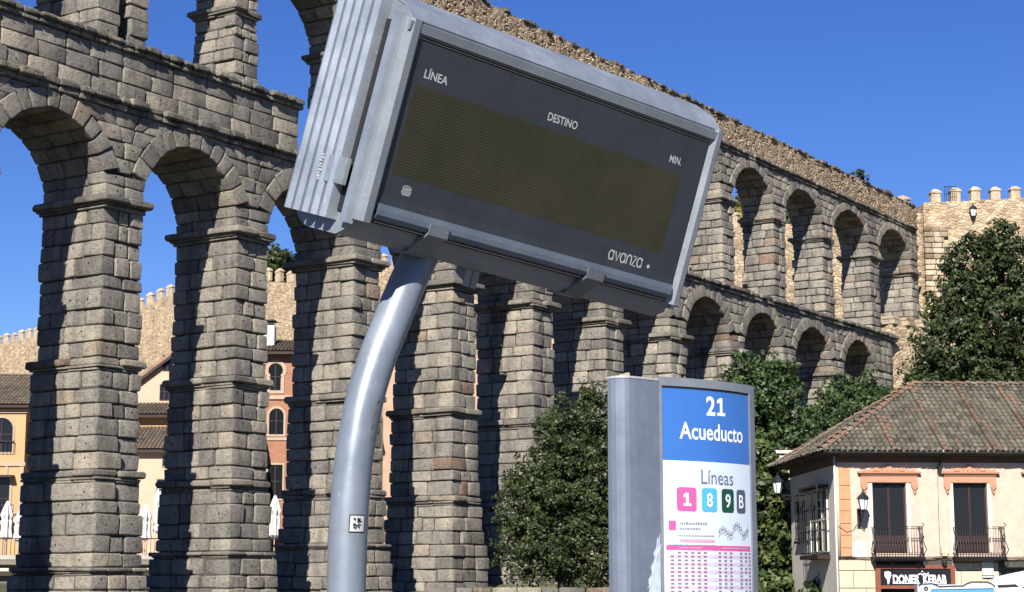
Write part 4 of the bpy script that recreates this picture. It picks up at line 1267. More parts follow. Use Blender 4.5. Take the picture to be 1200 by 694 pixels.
def wall_open(mbx, x0, x1, z0, z1, y, ops, depth):
    """front wall facing -y with real openings and their reveals"""
    X = sorted({x0, x1} | {o[0] for o in ops} | {o[1] for o in ops}); Z = sorted({z0, z1} | {o[2] for o in ops} | {o[3] for o in ops})
    for a, b2 in zip(X, X[1:]):
        for c_, d in zip(Z, Z[1:]):
            mx, mz = (a + b2) / 2, (c_ + d) / 2
            if any(o[0] < mx < o[1] and o[2] < mz < o[3] for o in ops): continue
            mbx.add([(a, y, c_), (b2, y, c_), (b2, y, d), (a, y, d)], [(0, 1, 2, 3)])
    for (a, b2, c_, d) in ops:
        v = [(a, y, c_), (b2, y, c_), (b2, y, d), (a, y, d), (a, y + depth, c_), (b2, y + depth, c_), (b2, y + depth, d), (a, y + depth, d)]
        mbx.add(v, [(0, 4, 5, 1), (1, 5, 6, 2), (2, 6, 7, 3), (3, 7, 4, 0)])
W1 = (1.145, 2.225, 2.70, 4.91); W2 = (3.74, 4.84, 2.70, 4.91)
DO = (1.30, 3.40, HG, 1.68); SH = (5.17, 7.6, .9, 2.27)
W3 = (6.35, 7.45, 2.7, 4.91); W4 = (9.0, 10.1, 2.7, 4.91)
HR = 12.0
b = MB(); wall_open(b, 0, HR, 2.50, 5.80, 0, [W1, W2, W3, W4], .22)
b.add([(0, .0, 5.8), (HR, 0, 5.8), (HR, 7, 5.8), (0, 7, 5.8)], [(0, 1, 2, 3)])
b.add([(HR, 0, -.3), (HR, 7, -.3), (HR, 7, 5.8), (HR, 0, 5.8)], [(0, 1, 2, 3)])
b.add([(0, 7, -.3), (HR, 7, -.3), (HR, 7, 5.8), (0, 7, 5.8)], [(3, 2, 1, 0)])
mk('upper_wall', b, stucco, house)
b = MB(); wall_open(b, 0, HR, -.3, 2.49, .02, [(DO[0], DO[1], DO[2], 2.28), SH], .3); gf = mk('ground_floor_wall', b, mortar, house)
# stone panels of the ground floor
for r_, (z0, z1) in enumerate(((2.17, 2.49), (1.62, 2.16), (1.02, 1.61), (.42, 1.01), (-.2, .41))):
    x = 0.0
    while x < 8.2:
        w = .86 if (x > .1 or r_ % 2 == 0) else .45
        x1 = x + w
        segs = [(x, x1)]
        for (a, c_, d, e) in ((1.18, 3.62, -.3, 2.33), (5.1, 7.7, .85, 2.33)):
            if z0 < e - .05 and z1 > d + .05:
                segs = [t_ for s0, s1 in segs for t_ in ((s0, min(s1, a)), (max(s0, c_), s1)) if t_[1] - t_[0] > .05]
        for s0, s1 in segs:
            q = MB(); q.bbox(-(s1 - s0) / 2 + .006, (s1 - s0) / 2 - .006, -.022, .03, -(z1 - z0) / 2 + .005, (z1 - z0) / 2 - .005, .008)
            mk('panel', q, panel_m, gf, ((s0 + s1) / 2, .0, (z0 + z1) / 2))
        x = x1
b = MB(); b.add([(0, 0, -.3), (0, 0, 5.8), (0, 7, 5.8), (0, 7, -.3)], [(0, 1, 2, 3)])
mk('side_wall', b, side_m, house)
# rounded cream corner, orange quoins with recessed joints
b = MB(); b.tube([(.035, .01, 2.5), (.035, .01, 5.55)], .05, 12); mk('corner_bead', b, panel_m, house, smooth=True)
zq = 2.56
for k, h_ in enumerate((.30, .40, .36, .40, .36, .44, .58)):
    q = MB(); q.bbox(-.175, .175, -.035, .03, -h_ / 2 + .006, h_ / 2 - .006, .012, .0)
    mk('quoin', q, quoin_m, house, (.255, .0, zq + h_ / 2)); zq += h_
def window(W, nm='balcony_door'):
    x0, x1, z0, z1 = W
    f = MB()
    t_ = .06
    for (a, c_, d, e) in ((x0, x0 + t_, z0, z1), (x1 - t_, x1, z0, z1), (x0 + t_, x1 - t_, z1 - t_, z1), (x0 + t_, x1 - t_, z0, z0 + .5)):
        f.box(a, c_, .14, .20, d, e)
    xm = (x0 + x1) / 2
    f.box(xm - .035, xm + .035, .135, .19, z0 + .5, z1 - t_); f.box(x0 + t_, x1 - t_, .145, .185, z0 + .50, z0 + .56)
    o = mk(nm, f, wood_dark, house)
    for s0, s1 in ((x0 + t_, xm - .035), (xm + .035, x1 - t_)):
        q = MB(); q.box(s0, s1, .17, .18, z0 + .56, z1 - t_); mk('pane', q, gls, o)
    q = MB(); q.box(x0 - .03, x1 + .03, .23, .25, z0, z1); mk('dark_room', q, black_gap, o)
    return o
for W in (W1, W2, W3, W4): window(W)
cream_trim = simple('white_reveal', (.70, .62, .48), .8, var=.05)
def pediment(xc, w):
    t_ = empty('window_pediment', (xc, 0, 4.91)); t_.parent = house
    q = MB(); q.prism([(0, .02), (-.05, .02), (-.05, .22), (-.09, .24), (-.09, .27), (-.15, .30), (-.16, .35), (0, .37)], -w / 2 + .10, w / 2 - .10, lambda p, s_, a: (a, p, s_)); mk('cornice', q, terra, t_, fixn=True)
    q = MB(); q.prism([(0, .29), (-.15, .30), (-.16, .35), (0, .37)], -w / 2, w / 2, lambda p, s_, a: (a, p - .003, s_)); mk('moulding', q, terra, t_, fixn=True)
    # scrolled crest
    q = MB()
    def blob(x, z, rx, rz, d=.06):
        q.prism([(x + rx * cos(k * pi / 8), z + rz * sin(k * pi / 8)) for k in range(16)], -d, 0, lambda p, s_, a: (p, a, s_))
    for sx in (-1, 1):
        blob(sx * .14, .42, .10, .06); blob(sx * .27, .40, .09, .045); blob(sx * .40, .43, .11, .055, .07); blob(sx * .56, .40, .10, .04); blob(sx * .70, .385, .08, .03); blob(sx * .80, .40, .05, .045, .05); blob(sx * .05, .50, .05, .05)
    blob(0, .46, .09, .12, .08); blob(0, .57, .045, .045, .07)
    mk('crest', q, terra, t_, fixn=True)
    for sx in (-1, 1):
        q = MB(); xx = sx * (w / 2 - .20)
        q.prism([(xx - .11, .02), (xx + .11, .02), (xx + .10, -.12), (xx + .06, -.17), (xx + .05, -.26), (xx, -.36), (xx - .05, -.26), (xx - .06, -.17), (xx - .10, -.12)], -.07, .0, lambda p, s_, a: (p, a, s_))
        q.box(xx - .035, xx - .015, -.085, -.07, -.12, -.02); q.box(xx + .015, xx + .035, -.085, -.07, -.12, -.02)
        q.lathe([(.035, 0), (.05, .03), (.03, .06)], (xx, -.07, -.22), 8)
        mk('console', q, terra, t_, fixn=True)
    for sx in (-1, 1):
        q = MB(); q.box(sx * .61 - .055, sx * .61 + .055, -.018, .0, -2.2, .0); mk('reveal_trim', q, cream_trim, t_)
for xc in (1.685, 4.29, 6.9, 9.55): pediment(xc, 2.02 if xc < 3 else 1.88)
def balcony(xc, w=1.6):
    t_ = empty('balcony', (xc, 0, 2.60)); t_.parent = house
    q = MB(); q.prism([(0, .0), (-.45, .0), (-.52, -.04), (-.50, -.10), (-.40, -.14), (0, -.20)], -w / 2, w / 2, lambda p, s_, a: (a, p, s_)); mk('floor_slab', q, iron, t_, fixn=True)
    q = MB()
    yy = -.46
    for z in (.05, .86, .92): 
        q.tube([(-w / 2 + .05, 0, z), (-w / 2 + .05, yy, z), (w / 2 - .05, yy, z), (w / 2 - .05, 0, z)], .012, 5)
    q.tube([(-w / 2 + .05, yy, .46), (w / 2 - .05, yy, .46)], .008, 4)
    n = 17
    for k in range(n + 1):
        x = -w / 2 + .05 + (w - .1) * k / n
        q.tube([(x, yy, .0), (x, yy - .07, .18), (x, yy - .05, .34), (x, yy, .5), (x, yy, .92)], .009, 5)
    for sx in (-1, 1):
        for k in range(1, 4): q.tube([(sx * (w / 2 - .05), yy * k / 4, 0), (sx * (w / 2 - .0), yy * k / 4, .2), (sx * (w / 2 - .05), yy * k / 4, .5), (sx * (w / 2 - .05), yy * k / 4, .92)], .009, 5)
        q.tube([(sx * (w / 2 - .05), yy, 0), (sx * (w / 2 + .04), yy - .1, .2), (sx * (w / 2 - .04), yy - .03, .5), (sx * (w / 2 - .05), yy, .9), (sx * (w / 2 + .0), yy - .05, 1.0), (sx * (w / 2 - .06), yy, 1.04)], .016, 6)
    mk('railing', q, iron, t_)
balcony(1.82); balcony(4.43); balcony(7.0); balcony(9.6)
# grille bay and barred window on the side wall (facing -x)
b = MB(); b.add([(-.01, 4.5, 3.25), (-.01, 5.9, 3.25), (-.01, 5.9, 4.6), (-.01, 4.5, 4.6)], [(3, 2, 1, 0)])
sw = mk('side_window', b, gls, house)
b = MB(); 
for k in range(6): b.tube([(-.08, 4.5 + k * .28, 3.25), (-.08, 4.5 + k * .28, 4.6)], .014, 5)
for z in (3.3, 3.9, 4.55): b.tube([(-.08, 4.45, z), (-.08, 5.95, z)], .016, 5)
b.box(-.14, 0, 4.4, 6.0, 3.14, 3.22); mk('window_bars', b, iron, sw)
b = MB(); b.add([(-.012, 1.2, 2.75), (-.012, 3.7, 2.75), (-.012, 3.7, 4.85), (-.012, 1.2, 4.85)], [(3, 2, 1, 0)])
bay = mk('grille_bay', b, gls, house)
b = MB(); b.box(-.42, 0, 1.1, 3.8, 2.55, 2.68); mk('bay_shelf', b, wood_dark, bay); b = MB(); b.box(-.42, 0, 1.1, 3.8, 4.86, 4.93); mk('bay_top', b, wood_dark, bay)
b = MB()
for k in range(10): b.tube([(-.38, 1.15 + k * .289, 2.68), (-.38, 1.15 + k * .289, 4.86)], .014, 5)
for z in (2.75, 3.45, 4.15, 4.8):
    b.tube([(-.0, 1.15, z), (-.38, 1.15, z), (-.38, 3.75, z), (0, 3.75, z)], .016, 5)
for k in range(6):
    b.tube([(-.39, 1.3 + k * .4, 4.2), (-.42, 1.45 + k * .4, 4.4), (-.39, 1.5 + k * .4, 4.65), (-.39, 1.35 + k * .4, 4.75)], .014, 4)
for y_ in (1.15, 3.75):
    for k in range(1, 3): b.tube([(-.13 * k, y_, 2.68), (-.13 * k, y_, 4.86)], .012, 5)
mk('iron_grille', b, iron, bay)
for (y0, y1, z0, z1) in ((1.2, 3.7, 2.75, 4.85),):
    b = MB()
    for yy in (1.2, 2.0, 2.85, 3.64): b.box(-.06, -.012, yy, yy + .06, z0, z1)
    for zz in (2.75, 3.8, 4.79): b.box(-.055, -.012, y0, y1, zz, zz + .06)
    mk('window_frame', b, simple('white_wood', (.6, .58, .53), .6, var=.1), bay)
# soffit, dark band with the eave shade painted into its brown, gutter
b = MB(); b.box(-.02, HR, -.03, .0, 5.56, 5.78); b.box(-.03, -.0, -.03, 7, 5.5, 5.78); mk('eave_shade_frieze', b, simple('eave_shade_brown', (.10, .06, .045), .9, var=.2), house)
b = MB(); b.box(-.50, HR, -.50, 7.45, 5.80, 5.84); mk('soffit', b, simple('soffit_wood', (.09, .06, .045), .9, var=.3), house)
b = MB(); b.tube([(-.50, -.55, 5.88), (HR, -.55, 5.88)], .055, 8); mk('gutter', b, simple('zinc', (.22, .235, .25), .5, .5, var=.2), house, smooth=True)
b = MB(); b.tube([(-.06, -.05, 5.75), (-.06, -.05, -.2)], .035, 8); mk('downpipe', b, simple('white_pipe', (.5, .5, .48), .6, var=.1), house, smooth=True)
b = MB(); b.tube([(3.32, -.5, 5.84), (3.32, -.35, 5.7), (3.32, -.1, 5.62), (3.32, -.07, 5.3)], .03, 6); b.box(3.27, 3.38, -.12, 0, 5.2, 5.42); mk('rainwater_hopper', b, iron, house)
# cables strung along the string course
b = MB()
for z0, amp_ in ((2.55, .02), (2.52, .03), (2.585, .015)):
    b.tube([(-.05 + k * .4, -.045, z0 + amp_ * sin(k * 1.7) + .01 * sin(k * 3.1)) for k in range(31)], .011, 4)
b.tube([(3.25, -.02, 2.6), (3.24, -.02, 3.6), (3.26, -.02, 5.5)], .007, 4)
b.tube([(.0, -.05, 3.55), (.28, -.06, 3.36), (.50, -.05, 3.44), (.60, -.04, 3.6)], .008, 4)
mk('cables', b, black_gap, house)
b = MB(); b.box(3.27, 3.50, -.09, 0, 2.70, 2.93); b.box(3.30, 3.47, -.08, -.0, 2.62, 2.70); mk('junction_box', b, panel_m, house)
b = MB(); b.bbox(4.54, 4.90, -.14, 0, 2.02, 2.53, .01); b.box(4.56, 4.88, -.1, 0, 1.95, 2.01); mk('meter_box', b, simple('grey_white_plastic', (.55, .56, .50), .6, var=.06), house)
b = MB(); b.box(.46, .88, -.03, 0, 2.60, 3.06); sgn = mk('street_plaque', b, simple('white_tile', (.62, .66, .72), .3, var=.06), house)
b = MB(); b.box(.52, .82, -.036, -.03, 2.72, 2.93); mk('plaque_print', b, simple('blue_smudge', (.32, .40, .55), .4, var=.3, scale=12), sgn)
for x in (1.63, 2.46, 3.30):
    b = MB(); b.tube([(x, 0, 2.44), (x, -.25, 2.44)], .02, 6); b.lathe([(.05, -.05), (.09, .0), (.07, .07), (.03, .09)], (x, -.27, 2.40), 10); mk('spotlight', b, iron, house)
# shop sign
ss = empty('shop_sign', hw_(2.40, -.06, 1.60), 'black kebab shop sign with white slab letters in a brown frame', 'sign', rz=HA)
b = MB()
for (a, c_, d, e) in ((-1.26, 1.26, .62, .74), (-1.26, -1.12, -1.6, .62), (1.12, 1.26, -1.6, .62), (-1.12, 1.12, .0, .10)): b.box(a, c_, -.09, .05, d, e)
mk('frame', b, brown_frame, ss)
b = MB(); b.box(-1.12, 1.12, -.055, .0, .10, .62); pnl = mk('panel', b, simple('black_panel', (.012, .012, .014), .3, var=.2), ss)
fk = lambda x, z: (x, -.059, z)
b = MB(); fit_text(b, 'DONER', -.72, .13, .17, .25, fk, .035); fit_text(b, 'KEBAB', .24, .98, .17, .25, fk, .035)
for i, (x0, x1) in enumerate(((-.73, .14), (.23, .99))):
    b.add([fk(x0, .155), fk(x1, .155), fk(x1, .178), fk(x0, .178)], [(0, 1, 2, 3)])
mk('lettering', b, white_l, pnl)
b = MB(); b.add([fk(*p) for p in ((-.98, .52), (-.86, .54), (-.78, .50), (-.77, .40), (-.82, .30), (-.84, .18), (-.89, .13), (-.90, .28), (-.98, .38))], [tuple(range(9))]); mk('cone_emblem', b, white_l, pnl)
b = MB()
stroke(b, [(.08, .43), (.16, .47), (.22, .43), (.28, .48), (.36, .44), (.42, .50)], .035, fk); stroke(b, [(.20, .52), (.24, .55)], .03, fk); mk('script_emblem', b, white_l, pnl)
b = MB(); b.box(DO[0], DO[1], .24, .3, DO[2], 1.68); b.box(2.4, 2.48, .1, .2, DO[2], 1.6)
mk('shop_door', b, gls, house)
b = MB(); b.box(SH[0], SH[1], .22, .28, SH[2], SH[3]); mk('shop_window', b, gls, house)
# lanterns
lantern(hw_(.68, -.62, 4.05), 1.12, HA, 'black wall lantern beside the orange quoins of the cream house', 'down', .60)
lantern(hw_(-.95, 4.55, 4.83), 1.25, HA - pi / 2, 'black wall lantern on a long scrolled bracket from the side wall of the cream house', 'arm', .95)
lantern((33.1, 126.0, 28.0), 1.7, 0, 'small lantern mounted on the bastion wall below its merlons', 'down', .9)

# roof: hipped slopes carrying barrel tiles
EZ, RZZ = 5.86, 8.42
ex0, ex1, ey0, ey1 = -.58, HR + .4, -.58, 7.50
ym = 3.46; hx = ex0 + (ym - ey0) * 1.02
tile_m = stone_mat('roof_tile', [(0, (.08, .076, .060)), (.3, (.155, .144, .115)), (.62, (.215, .19, .152)), (.80, (.19, .14, .105)), (1.0, (.24, .135, .095))], (.06, .065, .045), .35)
b = MB()
b.add([(ex0, ey0, EZ), (ex1, ey0, EZ), (ex1, ym, RZZ), (hx, ym, RZZ), (ex0, ey1, EZ), (ex1, ey1, EZ)], [(0, 1, 2, 3), (4, 0, 3), (4, 3, 2, 5), (1, 5, 2), (0, 4, 5, 1)])
roof = mk('roof', b, simple('roof_bed', (.10, .085, .06), .95, var=.3), house)
def tile(mbx, o, u, s_, nrm, w, l, tone, lift=0.0, over=.06):
    """half-round tile: o low end, u across, s_ up the slope"""
    vs = []; K = 4
    for e, (ln, rr_, lf) in enumerate(((-over, w / 2, .035), (l, w / 2 * .82, .0))):
        for k in range(K + 1):
            a = pi * k / K
            vs.append(o + s_ * ln + u * (rr_ * cos(a)) + nrm * (rr_ * .75 * sin(a) + lf + lift))
    vs += [o - s_ * over + nrm * .0 + u * (w * .3), o - s_ * over + u * (-w * .3)]
    fs = [(k, k + 1, K + 2 + k, K + 1 + k) for k in range(K)]
    mbx.add(vs[:2 * (K + 1)], fs, tone, .35)
def slope_tiles(p_low0, p_low1, up, lim_fn, redcols, w=.18, l=.27):
    p0 = Vector(p_low0); p1 = Vector(p_low1); u = (p1 - p0); Ln = u.length; u.normalize()
    up = Vector(up); H_ = up.length; s_ = up.normalized(); nrm = u.cross(s_).normalized()
    if nrm.z < 0: nrm = -nrm
    n = int(Ln / w); m = int(H_ / l) + 1
    t_ = MB()
    for i in range(n + 1):
        x = w * i
        for j in range(m):
            h = l * j
            lo, hi = lim_fn(h / H_)
            if not (lo <= x <= hi) or h > H_ - .05: continue
            red = any(abs(x - c_) < .13 for c_ in redcols)
            tone = rnd.uniform(.78, 1.0) if red and rnd.random() < .7 else min(.8, max(.02, rnd.gauss(.36, .17)))
            if rnd.random() < .03: tone = rnd.uniform(.75, 1)
            o = p0 + u * (x + rnd.uniform(-.012, .012)) + s_ * (h + rnd.uniform(-.02, .02))
            tile(t_, o, u, s_, nrm, w * .96, l, tone, .03 if red else 0)
    return t_
rise = Vector((0, ym - ey0, RZZ - EZ))
Lx = ex1 - ex0
t_ = slope_tiles((ex0, ey0 - .05, EZ + .01), (ex1, ey0 - .05, EZ + .01), rise, lambda f: ((hx - ex0) * f, Lx), [2.38, 3.98, 5.55, 7.1, 8.7, 10.3])
t2 = slope_tiles((ex0 - .05, ey1, EZ + .01), (ex0 - .05, ey0, EZ + .01), Vector((hx - ex0, 0, RZZ - EZ)), lambda f: ((ey1 - ym) * f, (ey1 - ey0) - (ym - ey0) * f), [2.0, 5.8])
t_.add(t2.v, t2.f); t_.t[-len(t2.v):] = t2.t; t_.w[-len(t2.v):] = t2.w
tag(mk('roof_tiles', t_, tile_m, roof, smooth=True), kind='stuff')
def ridge(pa, pb, n, w=.27):
    pa = Vector(pa); pb = Vector(pb); d = (pb - pa); l = d.length / n; s_ = d.normalized(); u = s_.cross(Vector((0, 0, 1))).normalized(); nrm = u.cross(s_)
    if nrm.z < 0: nrm = -nrm
    for k in range(n):
        q = MB(); tile(q, Vector((0, 0, 0)), u, s_, nrm, w, l, rnd.choice([.9, .97, .85, .6, .78, .95]), .03, .04)
        mk('ridge_tile', q, tile_m, roof, tuple(pa + d * k / n), smooth=True)
ridge((ex0, ey0, EZ + .03), (hx, ym, RZZ + .03), 16)
ridge((hx, ym, RZZ + .02), (ex1, ym, RZZ + .02), 24)
ridge((ex0, ey1, EZ + .03), (hx, ym, RZZ + .03), 16)
b = MB(); b.box(-.2, 1.6, 8.2, 9.4, 0, 6.45); b.box(-.3, 1.7, 8.1, 9.5, 6.45, 6.56)
mk('rear_annexe', b, side_m, house)

# ------------------------------------------------------------------ houses behind the aqueduct
orange_w = simple('orange_stucco', (.42, .25, .125), .9, var=.08, scale=.6)
pink_w = simple('pink_stucco', (.47, .31, .225), .9, var=.07, scale=.6)
brick_w = simple('red_brick', (.26, .125, .08), .9, var=.15, scale=3)
trim_w = simple('cream_trim', (.33, .25, .18), .85, var=.06)
oldtile = simple('old_roof_tile', (.24, .155, .11), .95, var=.35, scale=1.2)
def bg_roof(parent, x0, x1, y0, y1, z0, z1, nm='roof', w=.24):
    """mono-pitch roof rising away, with rows of half-round tiles"""
    b = MB(); b.add([(x0, y0, z0), (x1, y0, z0), (x1, y1, z1), (x0, y1, z1), (x0, y0, z0 - .18), (x1, y0, z0 - .18), (x1, y1, z0 - .18), (x0, y1, z0 - .18)], [(0, 1, 2, 3), (0, 4, 5, 1), (1, 5, 6, 2), (3, 2, 6, 7), (0, 3, 7, 4)])
    r_ = mk(nm, b, wood_dark, parent)
    up = Vector((0, y1 - y0, z1 - z0)); s_ = up.normalized(); nrm = Vector((0, -s_.z, s_.y)); t = MB()
    nrow = max(2, int(up.length / .42)); l = up.length / nrow
    for i in range(int((x1 - x0) / w) + 1):
        for j in range(nrow): tile(t, Vector((x0 + i * w, y0 - .04, z0 + .01)) + s_ * (l * j), Vector((1, 0, 0)), s_, nrm, w * .95, l, min(1, max(0, rnd.gauss(.68, .2))))
    tag(mk('roof_tiles', t, tile_m, r_, smooth=True), kind='stuff')
    return r_
def bg_window(parent, x0, x1, z0, z1, arched=False, frame=.12, fm=None, shoe=False):
    fm = fm or trim_w
    def outline(g):
        if not arched: return [(x0 - g, z0 - g), (x1 + g, z0 - g), (x1 + g, z1 + g), (x0 - g, z1 + g)]
        r = (x1 - x0) / 2 + g; xc = (x0 + x1) / 2; zc = z1 - (x1 - x0) / 2
        if shoe:
            rr_ = r * 1.12
            return [(x0 - g + .08, z0 - g), (x1 + g - .08, z0 - g), (x1 + g - .08, zc - .25)] + [(xc + rr_ * cos(radians(a)), zc + rr_ * sin(radians(a))) for a in range(-30, 211, 20)] + [(x0 - g + .08, zc - .25)]
        return [(x0 - g, z0 - g), (x1 + g, z0 - g)] + [(xc + r * cos(radians(a)), zc + r * sin(radians(a))) for a in range(0, 181, 15)]
    q = MB(); q.prism(outline(frame), -.06, 0, lambda p, s_, a: (p, a, s_)); o = mk('window', q, fm, parent, fixn=True)
    q = MB(); q.prism(outline(0), -.075, -.06, lambda p, s_, a: (p, a, s_)); mk('pane', q, gls, o, fixn=True)
    q = MB(); xc = (x0 + x1) / 2; q.box(xc - .03, xc + .03, -.10, -.075, z0, z1 - .1); q.box(x0 + .02, x1 - .02, -.098, -.075, (z0 + z1) / 2, (z0 + z1) / 2 + .05); mk('glazing_bar', q, wood_dark, o)
    return o
# orange house
oh = empty('orange_house', (-38, 115, 0), 'orange house with tiled roof and arched window at the left edge', 'house')
b = MB(); b.box(-9, 6.75, 0, 9, -.5, 13.2); mk('wall', b, orange_w, oh)
b = MB(); b.box(-9, 6.85, -.1, 0, 9.35, 9.6); b.box(-9, 6.85, -.12, .0, 12.75, 13.0); b.box(5.55, 5.75, -.06, 0, -.5, 9.35); b.box(6.5, 6.75, -.05, 0, -.5, 9.35); b.box(-9, 6.85, -.08, 0, 5.6, 5.8); mk('mouldings', b, trim_w, oh)
bg_roof(oh, -9.2, 7.0, -.5, 5.6, 13.25, 15.9)
for x in (4.5, 1.0, -2.5): bg_window(oh, x, x + 1.45, 10.25, 12.45, True)
for x in (4.2, .9, -2.6): bg_window(oh, x, x + 1.7, 5.9, 8.6, False, .14)
b = MB(); b.box(2.6, 6.2, -.7, -.0, 8.6, 8.75); mk('awning', b, wood_dark, oh)
def bg_rail(parent, x0, x1, y, z0, z1, nm='balcony_railing'):
    q = MB()
    n = int((x1 - x0) / .22)
    for k in range(n + 1): q.box(x0 + k * (x1 - x0) / n - .015, x0 + k * (x1 - x0) / n + .015, y, y + .03, z0, z1)
    q.box(x0, x1, y - .01, y + .04, z1, z1 + .06); mk(nm, q, iron, parent)
b = MB(); b.box(2.9, 6.4, -.8, 0, 5.62, 5.78); mk('balcony_floor', b, trim_w, oh)
bg_rail(oh, 2.9, 6.4, -.78, 5.78, 6.8)
bg_rail(oh, 4.4, 6.1, -.2, 10.2, 10.9)
# pink gabled house
ph = empty('pink_house', (-20.5, 118, 0), 'pink gabled house seen between the first and second piers', 'house')
b = MB(); b.prism([(-6, -.5), (2.2, -.5), (2.2, 17.2), (.4, 18.7), (-6, 13.8)], 0, 8, lambda p, s_, a: (p, a, s_)); mk('wall', b, pink_w, ph, fixn=True)
b = MB(); b.prism([(-6.4, 13.5), (.4, 18.75), (.4, 19.0), (-6.4, 13.8)], -.35, 8.2, lambda p, s_, a: (p, a, s_)); b.prism([(.4, 18.75), (2.4, 17.05), (2.4, 17.3), (.4, 19.0)], -.35, 8.2, lambda p, s_, a: (p, a, s_)); mk('roof', b, oldtile, ph, fixn=True)
b = MB(); b.prism([(-6.4, 13.3), (.4, 18.55), (.4, 18.78), (-6.4, 13.52)], -.38, -.1, lambda p, s_, a: (p, a, s_)); mk('verge_board', b, wood_dark, ph, fixn=True)
for x, z in ((-2.75, 13.95), (1.2, 13.9), (-2.6, 15.9)): bg_window(ph, x, x + .55, z, z + .95, False, .05, wood_dark)
# low houses in front of it
lh = empty('low_pink_house', (-21.5, 110, 0), 'low pink house with two stepped tiled roofs between the first and second piers', 'house')
b = MB(); b.box(-3.4, 4.5, 0, 4.0, -.5, 9.9); mk('wall', b, pink_w, lh)
b = MB(); b.box(-3.4, 4.5, 4.01, 7.0, -.5, 12.4); mk('upper_wall', b, orange_w, lh)
bg_roof(lh, -3.6, 4.8, -.5, 3.9, 10.0, 11.75); bg_roof(lh, -3.6, 4.8, 3.4, 7.2, 12.5, 13.6)
for x in (-2.2, -.2, 2.0): bg_window(lh, x, x + .7, 6.6, 8.2, False, .08)
for x in (.1, 2.0): bg_window(lh, x, x + .6, 11.0 - 2.0, 9.6, False, .05)
# brick house with horseshoe window
bh = empty('brick_house', (-15.6, 117.5, 0), 'red brick house with a horseshoe-arched window between the second and third piers', 'house')
b = MB(); b.box(-2.6, 4.6, 0, 8, -.5, 17.0); mk('wall', b, brick_w, bh)
b = MB(); b.box(-2.7, 4.7, -.12, 0, 13.9, 14.15); b.box(-2.7, 4.7, -.08, 0, 11.2, 11.4); mk('string_course', b, trim_w, bh)
bg_roof(bh, -3.0, 5.0, -.7, 3.6, 17.0, 18.3)
for x in (-.42, 1.6, -2.3): bg_window(bh, x, x + .86, 14.5, 16.25, True, .22, trim_w, True)
for x in (-.35, 1.6, -2.3): bg_window(bh, x, x + .95, 11.6, 13.3, True, .15, trim_w); bg_window(bh, x, x + .95, 7.4, 9.6, False, .12)
b = MB(); b.bbox(-1.1, -.3, 1.2, 2.2, 17.2, 19.0, .02); mk('chimney', b, simple('white_chimney', (.62, .60, .56), .9, var=.1), bh)
b = MB(); b.box(-1.0, -.4, 1.3, 2.1, 19.05, 19.15); b.box(-1.15, -.25, 1.15, 2.25, 19.3, 19.38); b.box(-.95, -.9, 1.3, 1.35, 18.9, 19.3); b.box(-.5, -.45, 1.3, 1.35, 18.9, 19.3); mk('chimney_cowl', b, iron, bh)
rh = empty('terracotta_house', (-3, 125, 0), 'terracotta house glimpsed between the fourth and fifth piers', 'house')
b = MB(); b.box(-6, 8, 0, 9, 0, 19.6); mk('wall', b, simple('terracotta_stucco', (.36, .24, .17), .9, var=.15, scale=.7), rh)
bg_roof(rh, -6.3, 8.3, -.6, 5, 19.6, 21.6)
for z in (15.5, 11.5, 7.5):
    for x in (-4.5, -1.5, 1.8, 5.0): bg_window(rh, x, x + 1.0, z, z + 1.9, False, .12)
# terrace with closed parasols
te = empty('terrace', (-28, 100, 0), 'raised stone terrace with moulded edge behind the first piers', 'terrace')
b = MB(); b.box(-14, 18, 0, 9, 3.1, 3.40); b.prism([(0, 3.1), (-.35, 3.42), (-.35, 3.2), (-.12, 2.95), (0, 2.9)], -14, 18, lambda p, s_, a: (a, p, s_)); mk('slab', b, simple('grey_stone', (.30, .28, .25), .9, var=.2, scale=1), te, fixn=True)
b = MB(); b.prism([(0, 2.3), (-.45, 2.55), (-.5, 2.68), (0, 2.72)], -14, 18, lambda p, s_, a: (a, p, s_)); mk('lower_cornice', b, cream_trim, te, fixn=True)
b = MB(); b.box(-14, 18, .3, 9, -.5, 3.09); mk('base_wall', b, simple('dark_stone', (.12, .11, .10), .9, var=.2, scale=1), te)
bg_rail(te, -14, 18, -.2, 3.42, 4.3, 'railing')
canvas = simple('white_canvas', (.46, .45, .44), .9, var=.06, scale=3)
def parasol(x, y, z, h, label):
    t = empty('parasol', (x, y, z), label, 'parasol', 'closed white parasols on the terrace')
    b = MB(); b.tube([(0, 0, 0), (0, 0, h)], .04, 6); mk('pole', b, trim_w, t)
    b = MB(); vs = []; K = 16; pr = [(.12, .30 * h), (.30, .34 * h), (.24, .5 * h), (.27, .62 * h), (.22, .66 * h), (.30, .74 * h), (.17, .88 * h), (.05, .99 * h)]
    for r_, zz in pr:
        for k in range(K):
            rr_ = r_ * (1 + (.28 if k % 2 else -.18)); a = 2 * pi * k / K
            vs.append((rr_ * cos(a), rr_ * sin(a), zz))
    b.add(vs, [(i * K + k, i * K + (k + 1) % K, (i + 1) * K + (k + 1) % K, (i + 1) * K + k) for i in range(len(pr) - 1) for k in range(K)]); mk('closed_canopy', b, canvas, t)
parasol(-28.4, 101.5, 3.4, 3.1, 'closed white parasol at the far left end of the terrace')
parasol(-27.45, 100.8, 3.4, 2.6, 'shorter closed white parasol nearest the first pier on its left')
parasol(-19.75, 101.2, 3.4, 4.1, 'tall closed white parasol beside the dark flank of the second pier')
parasol(-20.45, 100.7, 3.4, 2.9, 'closed white parasol just right of the first pier')
parasol(-13.3, 101.2, 3.4, 3.4, 'closed white parasol seen between the second and third piers')

